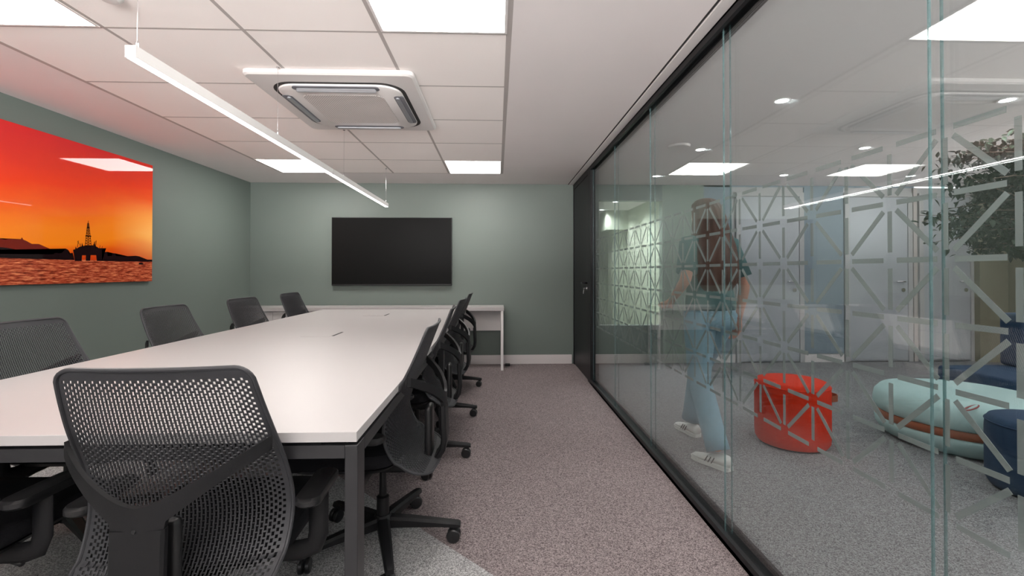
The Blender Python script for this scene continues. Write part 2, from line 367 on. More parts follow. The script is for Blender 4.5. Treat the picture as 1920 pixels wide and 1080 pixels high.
CELL, CY0, CZ0 = 0.1497, 1.3255, 0.600
def film_strips(y0, y1):
    bm = bmesh.new(); X = XG+0.0285; t = 0.0012; W = 0.0066; g = 0.021
    def strip(a, b):
        (ay, az), (by, bz) = a, b; d = Vector((by-ay, bz-az)); L = d.length; d.normalize(); nrm = Vector((-d.y, d.x))
        P = [Vector(a)+nrm*W, Vector(a)-nrm*W, Vector(b)-nrm*W, Vector(b)+nrm*W]
        # clip to this pane along y
        out = []
        for i in range(4):
            p, q = P[i], P[(i+1) % 4]
            for lim, sg in ((y0, 1), (y1, -1)): pass
            out.append(p)
        def clip(poly, lim, sg):
            res = []
            for i in range(len(poly)):
                p, q = poly[i], poly[(i+1) % len(poly)]
                ip, iq = sg*(p.x-lim) >= 0, sg*(q.x-lim) >= 0
                if ip: res.append(p)
                if ip != iq:
                    s = (lim-p.x)/(q.x-p.x); res.append(p+(q-p)*s)
            return res
        out = clip(clip(out, y0, 1), y1, -1)
        if len(out) >= 3:
            va = [bm.verts.new((X, p.x, p.y)) for p in out]; vb = [bm.verts.new((X+t, p.x, p.y)) for p in out]
            bm.faces.new(va); bm.faces.new(vb[::-1]); n = len(out)
            for i in range(n): bm.faces.new((va[i], va[(i+1) % n], vb[(i+1) % n], vb[i]))
    i0 = int(math.floor((y0-CY0)/CELL))-1; i1 = int(math.ceil((y1-CY0)/CELL))+1
    for i in range(i0, i1+1):
        for j in range(0, 7):
            y, z = CY0+i*CELL, CZ0+j*CELL
            strip((y+g, z), (y+CELL-g, z))
            if j < 6:
                strip((y, z+g), (y, z+CELL-g))
                q = g*0.95
                if (i+j) % 2 == 0: strip((y+q, z+q), (y+CELL-q, z+CELL-q))
                else: strip((y+CELL-q, z+q), (y+q, z+CELL-q))
    return bm
names = ['glass partition bay nearest the viewer, beyond the frame', 'glass partition bay with strip pattern beside the navy pouf', 'wide glass bay in front of the red pouf',
         'glass bay in front of the walking person', 'third glass bay from the black door', 'narrow looking glass bay next to the black door']
bays = list(zip(JY[:-1], JY[1:]))
names = ['glass bay at the near right edge, in front of the navy pouf', 'glass bay in front of the red pouf', 'glass bay left of the walking person', 'second glass bay from the black door', 'glass bay right next to the black door']
for k, (a, b) in enumerate(bays[1:]):
    W = sempty('window_%d' % (k+1), names[k], 'window')
    g = 0.0018
    for nm, x in (('glass_pane', XG), ('glass_pane', XG+0.03)):
        bm = B(x-0.003, x+0.003, a+g, b-g, 0.02, ZC-0.02)
        for f in bm.faces:
            if abs(f.normal.y) > 0.9: f.material_index = 1
        obj(nm, bm, ['glass', 'gedge'], W)
    if k < 4 or True: obj('patterned_film', film_strips(a+g, b-g), 'film', W)
    bm = bmesh.new()
    if k > 0:
        box(bm, XG-0.0025, XG+0.0025, a-g+0.0005, a+g-0.0005, 0.03, ZC-0.03); box(bm, XG+0.0275, XG+0.0325, a-g+0.0005, a+g-0.0005, 0.03, ZC-0.03)
        obj('joint_seal', bm, 'film_seal', W)
# near bay beyond the frame
W = sempty('window_6', 'plain glass bay beside the viewer, past the right edge', 'window')
for x in (XG, XG+0.03):
    bm = B(x-0.005, x+0.005, YN+0.005, 0.037, 0.02, ZC-0.02)
    obj('glass_pane', bm, 'glass', W)
obj('patterned_film', film_strips(-0.5, 0.037), 'film', W)

# door
D = sempty('door_1', 'black door standing between glass partition and green end wall', 'door')
obj('door_frame', box(box(B(XG-0.03, XG+0.06, 4.775, 4.90, 0, ZC-0.05, bev=0.002), XG-0.03, XG+0.06, 5.80, YB-0.001, 0, ZC-0.05, bev=0.002), XG-0.03, XG+0.06, 4.90, 5.80, ZC-0.075, ZC-0.051), 'black_metal', D)
obj('door_leaf', B(XG-0.025, XG+0.02, 4.905, 5.795, 0.008, ZC-0.078, bev=0.002), 'door', D)
h = obj('door_handle', T([(XG-0.025, 4.965, 1.045), (XG-0.06, 4.965, 1.045), (XG-0.068, 4.975, 1.045), (XG-0.068, 5.08, 1.045)], 0.009, 12), 'black_metal', D, smooth=True)
bm = bmesh.new(); lathe(bm, [(0.0, 0), (0.024, 0), (0.024, 0.006), (0.0, 0.006)], seg=24, cap=False)
bmesh.ops.transform(bm, matrix=Matrix.Translation((XG-0.025, 4.965, 0.99)) @ Matrix.Rotation(-PI/2, 4, 'Y'), verts=bm.verts)
lk = obj('lock', bm, 'chrome', D)
bm = bmesh.new(); box(bm, XG-0.062, XG-0.031, 4.963, 4.967, 0.985, 0.995); lathe(bm, [(0.0, -0.002), (0.013, -0.002), (0.013, 0.002), (0, 0.002)], seg=16, cap=False)
for v in bm.verts:
    if v.co.x < 0.5: v.co = Vector((XG-0.066 + v.co.z*0.3, 4.965 + v.co.x, 0.985 + v.co.y))
box(bm, XG-0.067, XG-0.064, 4.958, 4.972, 0.93, 0.972)
obj('key', bm, 'chrome', lk)

# lounge shell
bm = bmesh.new(); box(bm, XG+0.3, XR+0.1, YN, YB+0.02, ZC, ZC+0.06)
struct('ceiling_lounge', bm, 'ceil', label='plain white ceiling of the lounge beyond the glass', cat='ceiling')
bm = bmesh.new()
OX = 2.12
box(bm, XG+0.045, OX, YB, YB+0.12, 0, 0.48); box(bm, XG+0.045, OX, YB, YB+0.12, 2.08, ZC)
struct('wall_lounge_parapet', bm, 'green', label='green low wall and header around the opening past the door', cat='wall')
struct('wall_lounge_sage', B(OX, 2.66, YB, YB+0.12, 0, ZC), 'midgreen', label='grey green wall piece right of the far opening', cat='wall')
bm = bmesh.new(); box(bm, 2.66, 5.45, YB, YB+0.12, 2.26, ZC); box(bm, 2.66, 3.02, YB, YB+0.12, 0, ZC)
struct('wall_lounge_blue', bm, 'blue', label='bluish wall and lintel left of the white doors', cat='wall')
struct('wall_lounge_pale', B(3.02, 6.25, YB, YB+0.12, 0, 2.26), 'pale', label='pale wall holding the white doors', cat='wall')
struct('wall_lounge_olive', B(6.22, XR, YB-0.10, YB+0.12, 0, ZC), 'olive', label='olive wall behind the plant', cat='wall')
WY0, WY1, WZ0, WZ1 = -1.2, 3.9, 1.2, 2.1  # unseen windows added here to light the meeting room ceiling through the glass
bm = bmesh.new()
box(bm, XR, XR+0.1, YN, YB+0.12, 0, WZ0); box(bm, XR, XR+0.1, YN, YB+0.12, WZ1, ZC); box(bm, XR, XR+0.1, YN, WY0, WZ0, WZ1); box(bm, XR, XR+0.1, WY1, YB+0.12, WZ0, WZ1)
struct('wall_right', bm, 'olive', label='olive window wall at the far right of the lounge', cat='wall')
bm = bmesh.new(); n_ = 5
for q_ in range(n_+1):
    y_ = WY0+(WY1-WY0-0.04)*q_/n_; box(bm, XR+0.03, XR+0.07, y_, y_+0.04, WZ0, WZ1)
for q_ in range(n_):
    y0_ = WY0+(WY1-WY0-0.04)*q_/n_+0.04; y1_ = WY0+(WY1-WY0-0.04)*(q_+1)/n_
    box(bm, XR+0.03, XR+0.07, y0_, y1_, WZ0, WZ0+0.04); box(bm, XR+0.03, XR+0.07, y0_, y1_, WZ1-0.04, WZ1)
struct('window_7', bm, 'white_metal', label='daylight window frames in the far right lounge wall', cat='window')
L = bpy.data.lights.new('window_portal', 'AREA'); L.shape = 'RECTANGLE'; L.size = WZ1-WZ0; L.size_y = WY1-WY0; L.cycles.is_portal = True
o = bpy.data.objects.new('window_portal', L); C.objects.link(o); o.location = (XR+0.11, (WY0+WY1)/2, (WZ0+WZ1)/2); o.rotation_euler = (0, PI/2, 0)
def room_door(name, x0, x1, label, handle_side):
    d = sempty(name, label, 'door', (x0, YB, 0)); wd = x1-x0
    fr = box(box(B(-0.06, 0, -0.03, -0.001, 0, 2.19, bev=0.003), wd, wd+0.06, -0.03, -0.001, 0, 2.19, bev=0.003), 0, wd, -0.03, -0.001, 2.14, 2.19)
    obj('door_frame', fr, 'pale', d)
    obj('door_leaf', B(0.004, wd-0.004, -0.022, -0.001, 0.012, 2.135, bev=0.002), 'paint_w', d)
    hx = wd-0.07 if handle_side > 0 else 0.07
    hd = obj('door_handle', T([(hx, -0.022, 1.04), (hx, -0.065, 1.04), (hx-0.02*handle_side, -0.07, 1.04), (hx-0.12*handle_side, -0.07, 1.04)], 0.009, 10), 'chrome', d, smooth=True)
    bm = bmesh.new(); lathe(bm, [(0.0, 0), (0.025, 0), (0.025, 0.01), (0, 0.01)], seg=20, cap=False)
    bmesh.ops.transform(bm, matrix=Matrix.Translation((hx, -0.022, 0.93)) @ Matrix.Rotation(PI/2, 4, 'X'), verts=bm.verts)
    obj('keyhole_plate', bm, 'chrome', d)
    bm = bmesh.new(); box(bm, 0.02, wd-0.02, -0.026, -0.022, 0.012, 0.035)
    obj('door_sweep', bm, 'silver', d)
room_door('door_2', 3.13, 3.90, 'white door behind the walking person', 1)
room_door('door_3', 4.56, 5.34, 'white door in the middle of the lounge wall, behind the aqua pouf', 1)
room_door('door_4', 5.55, 6.18, 'white door next to the olive wall, left of the plant', 1)
struct('trim_4', B(5.42, 5.47, YB-0.02, YB, 0, 2.26), 'tbar', label='grey vertical wall joint right of the middle white door', cat='trim')
struct('trim_5', B(3.97, 4.49, YB-0.012, YB, 0.11, 2.26), 'blue', label='bluish wall panel between two white doors', cat='wall panel')  # reflection of the television put into the wall colour as a bluish sheet
struct('baseboard_lounge', box(B(2.66, 3.06, YB-0.015, YB, 0, 0.1), 3.97, 4.49, YB-0.015, YB, 0, 0.1), 'base', label='white baseboard between the lounge doors', cat='baseboard')
# room beyond the opening
struct('wall_far_end', B(XG+0.04, 2.45, 9.7, 9.8, 0, ZC), 'sage', label='sage end wall far beyond the opening', cat='wall')
struct('wall_far_right', B(2.38, 2.48, YB+0.12, 9.7, 0, ZC), 'sage', label='sage side wall beyond the opening', cat='wall')
struct('wall_far_left', B(XG-0.06, XG+0.04, YB+0.12, 9.8, 0, ZC), 'sage', label='sage left wall beyond the opening', cat='wall')
struct('ceiling_far', B(XG-0.06, 2.48, YB+0.02, 9.8, ZC, ZC+0.06), 'ceil', label='ceiling beyond the opening', cat='ceiling')
struct('wall_far_column', box(B(1.98, 2.38, 8.3, 8.8, 1.93, ZC), 2.12, 2.38, 8.4, 8.75, 0, 1.93), 'sage', label='boxed column with a wider head beyond the opening', cat='column')

# ------------------------------------------------------------------ ceiling lights
def panel(i, j, label):
    x0, x1, y0, y1 = GX[i], GX[i+1], GY[j], GY[j+1]
    t = thing('ceiling_light', label, 'ceiling light', ((x0+x1)/2, (y0+y1)/2, ZC), 0, 'square LED panels in the tiled ceiling')
    hx, hy = (x1-x0)/2-0.0095, (y1-y0)/2-0.0075
    bm = bmesh.new()
    for a in (box,):
        a(bm, -hx, -hx+0.012, -hy, hy, -0.004, 0.02); a(bm, hx-0.012, hx, -hy, hy, -0.004, 0.02)
        a(bm, -hx+0.012, hx-0.012, -hy, -hy+0.012, -0.004, 0.02); a(bm, -hx+0.012, hx-0.012, hy-0.012, hy, -0.004, 0.02)
    obj('frame', bm, 'white_metal', t)
    obj('diffuser', B(-hx+0.012, hx-0.012, -hy+0.012, hy-0.012, -0.002, 0.012), 'panel_e', t)
panel(3, 4, 'lit square ceiling panel at the top edge, right of the air conditioner')
panel(0, 4, 'lit square ceiling panel in the upper left corner')
panel(3, 9, 'small looking lit ceiling panel above the right end of the television')
panel(0, 9, 'small looking lit ceiling panel near the far left corner, behind the pendant')
panel(3, 0, 'lit ceiling panel behind the viewer, outside the view')

bm = bmesh.new(); lathe(bm, [(0.045, 0), (0.045, -0.008), (0.03, -0.02), (0.0005, -0.022)], (-1.56, 1.90, ZC), 28)
tag(obj('sprinkler_plate', bm, 'ac', smooth=True, auto=30), 'small round white ceiling plate at the top edge, left of the pendant cable', 'ceiling plate')
# pendants
def pendant(y0, y1, cys, label):
    t = thing('pendant_light', label, 'pendant light', (-1.19, (y0+y1)/2, 1.865), 0, 'linear pendants over the table')
    m = (y0+y1)/2; L = (y1-y0)/2
    bm = bmesh.new(); w_ = 0.0175; hh = 0.04
    box(bm, -w_, w_, -L, L, 0.006, hh); box(bm, -w_, -w_+0.002, -L, L, 0, 0.006); box(bm, w_-0.002, w_, -L, L, 0, 0.006)
    box(bm, -w_+0.002, w_-0.002, -L, -L+0.003, 0, 0.006); box(bm, -w_+0.002, w_-0.002, L-0.003, L, 0, 0.006)
    obj('housing', bm, 'pend_housing', t)
    obj('diffuser', B(-w_+0.002, w_-0.002, -L+0.003, L-0.003, 0.001, 0.006), 'pend_e', t)
    for y in cys:
        bm = T([(0, y-m, hh), (0, y-m, ZC-1.865)], 0.0011, 6)
        lathe(bm, [(0.004, hh), (0.004, hh+0.02), (0.0015, hh+0.03)], (0, y-m, 0), 10); lathe(bm, [(0.009, -0.012), (0.009, 0)], (0, y-m, ZC-1.865), 14)
        obj('suspension_cable', bm, 'chrome', t)
pendant(1.53, 3.335, (1.56, 2.535), 'longer looking white linear pendant, the near one of the pair')
pendant(3.345, 5.02, (3.62, 4.98), 'shorter looking white linear pendant in front of the television')

# air conditioner
AC = thing('air_conditioner', 'white square ceiling cassette air conditioner with a perforated grille', 'air conditioner', (-0.935, 3.055, ZC))
HX, HY = 0.47, 0.505
bm = bmesh.new()
def ring(bm, o1, z1, o2, z2):
    a = [bm.verts.new((x, y, z1)) for x, y in o1]; b = [bm.verts.new((x, y, z2)) for x, y in o2]; n = len(a)
    for k in range(n): bm.faces.new((a[k], a[(k+1) % n], b[(k+1) % n], b[k]))
loft(bm, [[(x, y, -0.002) for x, y in rrect(HX, HY, 0.045)], [(x, y, -0.022) for x, y in rrect(HX, HY, 0.045)], [(x, y, -0.030) for x, y in rrect(HX-0.012, HY-0.012, 0.04)], [(x, y, -0.033) for x, y in rrect(0.385, 0.405, 0.14)]])
obj('frame_panel', bm, 'ac', AC)
bm = bmesh.new(); loft(bm, [[(x, y, z) for x, y in rrect(0.385, 0.405, 0.14)] for z in (-0.0325, -0.0345)])
obj('gap_ring', bm, 'dark', AC)
bm = bmesh.new(); loft(bm, [[(x, y, -0.034) for x, y in rrect(0.362, 0.382, 0.125)], [(x, y, -0.044) for x, y in rrect(0.360, 0.380, 0.125)], [(x, y, -0.050) for x, y in rrect(0.345, 0.365, 0.115)]])
obj('centre_panel', bm, 'ac', AC, smooth=True, auto=30)
bm = bmesh.new(); loft(bm, [[(x, y, -0.049) for x, y in rrect(0.245, 0.262, 0.05)], [(x, y, -0.053) for x, y in rrect(0.240, 0.257, 0.05)]])
obj('grille', bm, 'grille', AC)
for k, (cx, cy, lx, ly, al) in enumerate(((0, -0.355, 0.25, 0.030, 0), (0, 0.355, 0.25, 0.030, 0), (-0.335, 0, 0.030, 0.25, 1), (0.335, 0, 0.030, 0.25, 1))):
    bm = bmesh.new(); loft(bm, [[(x, y, z) for x, y in rrect(lx, ly, 0.028, cx=cx, cy=cy)] for z in (-0.046, -0.0515)])
    lv = obj('air_outlet', bm, 'slot', AC)
    bm = bmesh.new()
    s = 1 if (cx+cy) > 0 else -1
    if not al: loft(bm, [[(x, y, -0.052-(0.004 if (y-cy)*s < 0 else 0.0)) for x, y in rrect(lx-0.02, ly*0.42, 0.012, cx=cx, cy=cy-s*0.008)], [(x, y, -0.056-(0.010 if (y-cy)*s < 0 else 0.0)) for x, y in rrect(lx-0.02, ly*0.42, 0.012, cx=cx, cy=cy-s*0.008)]])
    else: loft(bm, [[(x, y, -0.052) for x, y in rrect(lx*0.42, ly-0.02, 0.012, cx=cx-s*0.008, cy=cy)], [(x, y, -0.060) for x, y in rrect(lx*0.42, ly-0.02, 0.012, cx=cx-s*0.008, cy=cy)]])
    obj('louvre', bm, 'silver', lv)

# ------------------------------------------------------------------ picture & television
PIC = thing('wall_picture', 'glossy sunset print with an oil rig at sea hung on the green left wall', 'picture', (XL, 3.2, 1.6))
OFF = Vector((XL, 3.2, 1.6))
pic_y0, pic_y1, pz0, pz1 = 2.15, 4.178, 1.085, 2.108
o = obj('print_panel', B(XL+0.001, XL+0.028, pic_y0, pic_y1, pz0, pz1, bev=0.0015), 'sunset', PIC); o.matrix_parent_inverse = Matrix.Translation(-OFF)
MOUNTAIN = [(2.15, 1.33), (2.3, 1.36), (2.42, 1.345), (2.55, 1.40), (2.66, 1.37), (2.8, 1.39), (2.926, 1.374), (2.957, 1.365), (2.988, 1.376), (3.02, 1.372), (3.051, 1.377), (3.058, 1.389), (3.067, 1.375), (3.086, 1.368), (3.121, 1.351), (3.168, 1.353), (3.216, 1.335), (3.266, 1.313), (3.305, 1.302), (3.306, 1.257), (2.15, 1.254)]
RIDGE = [(2.15, 1.30), (2.5, 1.33), (2.926, 1.319), (2.978, 1.316), (3.021, 1.307), (3.053, 1.303), (3.121, 1.292), (3.204, 1.286), (3.267, 1.288), (3.267, 1.307), (3.292, 1.308), (3.299, 1.295), (3.331, 1.301), (3.338, 1.328), (3.358, 1.332), (3.378, 1.324), (3.382, 1.299), (3.413, 1.304), (3.427, 1.253), (2.15, 1.254)]
SHORE = [(3.651, 1.253), (3.675, 1.283), (3.68, 1.32), (3.706, 1.324), (3.71, 1.291), (3.749, 1.295), (3.753, 1.314), (3.783, 1.315), (3.787, 1.296), (3.871, 1.294), (3.945, 1.292), (3.992, 1.303), (4.031, 1.299), (4.061, 1.284), (4.121, 1.274), (4.176, 1.275), (4.176, 1.256), (3.651, 1.251)]
RIG = [(3.43, 1.246), (3.424, 1.288), (3.415, 1.326), (3.432, 1.331), (3.435, 1.351), (3.443, 1.336), (3.462, 1.348), (3.483, 1.355), (3.487, 1.382), (3.493, 1.356), (3.512, 1.363), (3.572, 1.367), (3.583, 1.361), (3.59, 1.397), (3.6, 1.363), (3.616, 1.356), (3.628, 1.348), (3.696, 1.352), (3.693, 1.344), (3.657, 1.336), (3.661, 1.296), (3.656, 1.251), (3.612, 1.25), (3.607, 1.294), (3.558, 1.293), (3.555, 1.251), (3.519, 1.25), (3.519, 1.29), (3.487, 1.289), (3.484, 1.247)]
BOAT = [(4.022, 1.235), (4.031, 1.244), (4.061, 1.245), (4.077, 1.239), (4.067, 1.23), (4.028, 1.229)]
def sil(name, polys, m, dx):
    bm = bmesh.new()
    for p in polys:
        prism(bm, p, 0.0003, 'x', XL+0.028+dx)
    bmesh.ops.triangulate(bm, faces=[f for f in bm.faces if len(f.verts) > 4])
    o = obj(name, bm, m, PIC); o.matrix_parent_inverse = Matrix.Translation(-OFF)
sil('mountain_silhouette', [MOUNTAIN], 'mount', 0.0002)
sil('shoreline_silhouette', [RIDGE, SHORE, BOAT], 'sil', 0.0006)
def seg2(a, b, w):
    d = Vector((b[0]-a[0], b[1]-a[1])).normalized()*w; n = Vector((-d.y, d.x))
    return [(a[0]+n.x, a[1]+n.y), (a[0]-n.x, a[1]-n.y), (b[0]-n.x, b[1]-n.y), (b[0]+n.x, b[1]+n.y)]
der = []
L0, R0, L1, R1 = (3.512, 1.36), (3.564, 1.36), (3.531, 1.53), (3.541, 1.53)
lp = lambda a, b, t: (a[0]+(b[0]-a[0])*t, a[1]+(b[1]-a[1])*t)
der += [seg2(L0, L1, 0.0018), seg2(R0, R1, 0.0018), seg2((3.536, 1.36), (3.536, 1.548), 0.0016)]
for k in range(9):
    t, t2 = k/9, (k+1)/9
    der += [seg2(lp(L0, L1, t), lp(R0, R1, t2), 0.001), seg2(lp(R0, R1, t), lp(L0, L1, t2), 0.001), seg2(lp(L0, L1, t), lp(R0, R1, t), 0.001)]
der += [[(3.514, 1.43), (3.562, 1.43), (3.562, 1.438), (3.514, 1.438)], [(3.526, 1.495), (3.548, 1.495), (3.548, 1.503), (3.526, 1.503)]]
for (y, h) in ((3.45, 0.05), (3.47, 0.03), (3.60, 0.06), (3.635, 0.025), (3.655, 0.02)): der.append(seg2((y, 1.345), (y+0.006, 1.345+h), 0.0016))
der += [seg2((3.45, 1.39), (3.475, 1.355), 0.0012), seg2((3.60, 1.40), (3.575, 1.36), 0.0012)]
sil('oil_rig_silhouette', [RIG]+der, 'sil', 0.0010)

TV = thing('television', 'large flat black television switched off on the green end wall', 'television', (-1.31, YB, 1.42))
ty = -0.055
obj('housing', B(-0.745, 0.745, ty, -0.012, -0.425, 0.425, bev=0.006), 'tvb', TV)
obj('screen', B(-0.737, 0.737, ty-0.002, ty+0.001, -0.408, 0.417), 'tv', TV)
obj('wall_bracket', B(-0.2, 0.2, -0.012, -0.0005, -0.15, 0.15), 'black_metal', TV)

# ------------------------------------------------------------------ conference table
TB = thing('conference_table', 'long white-topped conference table on a charcoal steel frame', 'table', (-1.17, 3.27, 0))
tx0, tx1, ty0, ty1 = -1.965, -0.375, 1.25, 5.28
lx0, lx1, ly0, ly1 = tx0+1.17, tx1+1.17, ty0-3.27, ty1-3.27
bm = B(lx0, lx1, ly0, ly1, 0.714, 0.741, bev=0.0012)
for f in bm.faces:
    if abs(f.normal.z) < 0.5: f.material_index = 1
obj('tabletop', bm, ['white_lam', 'white_edge'], TB)
bm = bmesh.new()
a = 0.035
for y in (ly0+0.01, -0.02, ly1-0.055): box(bm, lx0+0.01+a, lx1-a, y, y+0.045, 0.667, 0.702)
for x in (lx0+0.01, lx1-a-0.0): box(bm, x, x+a, ly0+0.075, ly1-0.075, 0.667, 0.702)
obj('frame', bm, 'char_metal', TB)
bm = bmesh.new()
bm.free()
for x in (lx0+0.1, lx1-0.14):
    for y in (ly0+0.02, -0.01, ly1-0.045): obj('top_spacer', B(x, x+0.04, y, y+0.03, 0.702, 0.714), 'black_metal', TB)
for x in (lx0+0.01, lx1-a):
    for y in (ly0+0.01, -0.02, ly1-0.075):
        obj('leg', B(x, x+a, y, y+0.065, 0.0, 0.667 if y == -0.02 else 0.702, bev=0.002), 'char_metal', TB)
for y0_, y1_ in ((3.05, 3.36), (4.45, 4.78)):
    x0_, x1_ = -1.29+1.17, -1.09+1.17
    m = (y0_+y1_)/2-3.27; hy_ = 0.13
    pb = obj('cable_hatch', B(x0_, x1_-0.01, m-hy_, m+hy_, 0.7405, 0.7425, bev=0.0006), 'white_lam', TB)
    obj('hatch_slot', B(x1_-0.01, x1_+0.006, m-hy_*0.75, m+hy_*0.75, 0.7405, 0.7418), 'dark', pb)

# back desk + cabinet
DK = thing('side_desk', 'narrow white desk along the green end wall under the television', 'desk', (-1.5, 5.65, 0))
def loc(o, p): o.matrix_parent_inverse = Matrix.Translation(-Vector(p)); return o
P_ = (-1.5, 5.65, 0)
loc(obj('desktop', B(XL+0.016, 0.082, 5.452, 5.83, 0.705, 0.748, bev=0.002), 'white_lam', DK), P_)
loc(obj('leg', B(0.045, 0.075, 5.456, 5.486, 0, 0.705, bev=0.002), 'white_metal', DK), P_)
loc(obj('leg', B(0.045, 0.075, 5.80, 5.83, 0, 0.705, bev=0.002), 'white_metal', DK), P_)
loc(obj('side_rail', B(0.045, 0.075, 5.486, 5.80, 0.68, 0.705, bev=0.002), 'white_metal', DK), P_)
loc(obj('modesty_panel', B(-2.15, 0.044, 5.79, 5.81, 0.43, 0.705), 'white_metal', DK), P_)
CB = thing('drawer_cabinet', 'white drawer cabinet under the left end of the side desk', 'cabinet', (-2.6, 5.65, 0))
P2 = (-2.6, 5.65, 0)
loc(obj('body', B(XL+0.02, -2.17, 5.49, 5.785, 0, 0.703, bev=0.002), 'white_lam', CB), P2)
for k in range(2):
    x0_ = XL+0.022+0.44*k
    for z0_, z1_ in ((0.03, 0.36), (0.365, 0.70)):
        d = loc(obj('drawer', B(x0_, x0_+0.436, 5.472, 5.489, z0_, z1_, bev=0.0015), 'white_edge', CB), P2)
        hd = obj('handle', B(x0_+0.16, x0_+0.28, 5.455, 5.472, z1_-0.06, z1_-0.048, bev=0.002), 'silver', d)
        hd.matrix_parent_inverse = Matrix.Translation(-Vector(P2)) if False else Matrix.Identity(4)
tag(obj('floor_socket', B(0.10, 0.16, 5.70, 5.74, 0.0, 0.03, bev=0.004), 'black_metal'), 'tiny black power block on the carpet right of the side desk', 'power block')

# ------------------------------------------------------------------ task chair
PROF = [(0.375, -0.250), (0.388, -0.212), (0.412, -0.160), (0.465, -0.116), (0.555, -0.098), (0.665, -0.126), (0.77, -0.170), (0.86, -0.205), (0.945, -0.236)]
HW = [(0.375, 0.210), (0.388, 0.228), (0.412, 0.242), (0.465, 0.252), (0.555, 0.255), (0.665, 0.248), (0.77, 0.238), (0.86, 0.226), (0.945, 0.214)]
def interp(tab, s):
    n = len(tab)-1; s = max(0, min(1, s))*n; i = min(int(s), n-1); t = s-i
    g = lambda k: Vector(tab[max(0, min(n, k))])
    p0, p1, p2, p3 = g(i-1), g(i), g(i+1), g(i+2)
    return 0.5*((2*p1)+(-p0+p2)*t+(2*p0-5*p1+4*p2-p3)*t*t+(-p0+3*p1-3*p2+p3)*t**3)
# arc-length reparametrise
_s = [i/200 for i in range(201)]; _c = [Vector((interp(PROF, s).x, interp(PROF, s).y)) for s in _s]; _L = [0]
for i in range(200): _L.append(_L[-1]+(_c[i+1]-_c[i]).length)
def arc(v):
    t = max(0, min(1, v))*_L[-1]
    for i in range(200):
        if _L[i+1] >= t: return _s[i]+(_s[i+1]-_s[i])*((t-_L[i])/max(1e-9, _L[i+1]-_L[i]))
    return 1.0
TOT = _L[-1]
def S(u, v):
    s = arc(v); z, y = interp(PROF, s); hw = interp(HW, s).y
    d = (1-v)*TOT; r = 0.035
    if d < r: hw = hw - r + math.sqrt(max(0, r*r-(r-d)**2))
    d = v*TOT; r = 0.06
    if d < r: hw = hw - r + math.sqrt(max(0, r*r-(r-d)**2))
    curl = 0.022*math.exp(-((z-0.6)/0.18)**2)+0.016
    return Vector((u*hw, y+curl*abs(u)**2.2*(1 if z > 0.44 else 0.6), z))
def make_shell():
    bm = bmesh.new(); NU, NV = 48, 40; U0 = 0.94; V0, V1 = 0.045, 0.965
    cache = {}
    def V(ci, cj):
        k = (round(ci*1000), round(cj*1000))
        if k not in cache:
            u = (-1+2*ci/NU)*U0 if 0 <= ci <= NU else (-1 if ci < 0 else 1)
            v = V0+(V1-V0)*cj/NV if 0 <= cj <= NV else (V0*(1+cj) if cj < 0 else V1+(1-V1)*(cj-NV))
            cache[k] = bm.verts.new(S(u, v))
        return cache[k]
    for i in range(NU):
        off = 0.5*(i % 2)
        cells = []
        j = off
        if off: 
            bm.faces.new((V(i, 0), V(i+1, 0), V(i+1, .5), V(i, .5)))
        while j+1 <= NV+1e-6:
            uu = abs(-1+2*(i+.5)/NU); jj = (j+.5)/NV
            dmin = min((1-uu)*0.24, jj*TOT, (1-jj)*TOT)
            t = max(0, min(1, dmin/0.07)); b = 0.22+0.225*t; a = 0.36; wst = 0.35-0.10*t
            c0, c1 = i+.5, j+.5
            out = [V(i, j), V(i+1, j), V(i+1, j+.5), V(i+1, j+1), V(i, j+1), V(i, j+.5)]
            inn = [V(c0-a, c1-b), V(c0+a, c1-b), V(c0+wst, c1), V(c0+a, c1+b), V(c0-a, c1+b), V(c0-wst, c1)]
            for k in range(6): bm.faces.new((out[k], out[(k+1) % 6], inn[(k+1) % 6], inn[k]))
            j += 1
        if j < NV-1e-6: bm.faces.new((V(i, j), V(i+1, j), V(i+1, j+.5), V(i, j+.5)))
    for k in range(2*NV):
        j = k/2
        bm.faces.new((V(-1, j), V(0, j), V(0, j+.5), V(-1, j+.5))); bm.faces.new((V(NU, j), V(NU+1, j), V(NU+1, j+.5), V(NU, j+.5)))
    def edge(jA, jB):
        xs = [-1]+list(range(NU+1))+[NU+1]
        for a_, b_ in zip(xs[:-1], xs[1:]): bm.faces.new((V(a_, jA), V(b_, jA), V(b_, jB), V(a_, jB)))
    for q0, q1 in ((0, .3), (.3, .6), (.6, .85), (.85, .96), (.96, 1)): edge(NV+q0, NV+q1); edge(-q1, -q0)
    bmesh.ops.recalc_face_normals(bm, faces=bm.faces)
    bmesh.ops.solidify(bm, geom=bm.faces[:], thickness=0.0028)
    # rim
    vv = [0, .001, .005, .012, .025, .045, .07]+[.1+.8*k/30 for k in range(31)]+[.93, .955, .972, .985, .993, .998, 1]
    path = [S(-1, v) for v in vv]+[S(-1+2*k/16, 1) for k in range(1, 16)]+[S(1, v) for v in vv[::-1]]+[S(1-2*k/16, 0) for k in range(1, 16)]
    tube(bm, path+[path[0]], 0.0055, 8)
    return bm
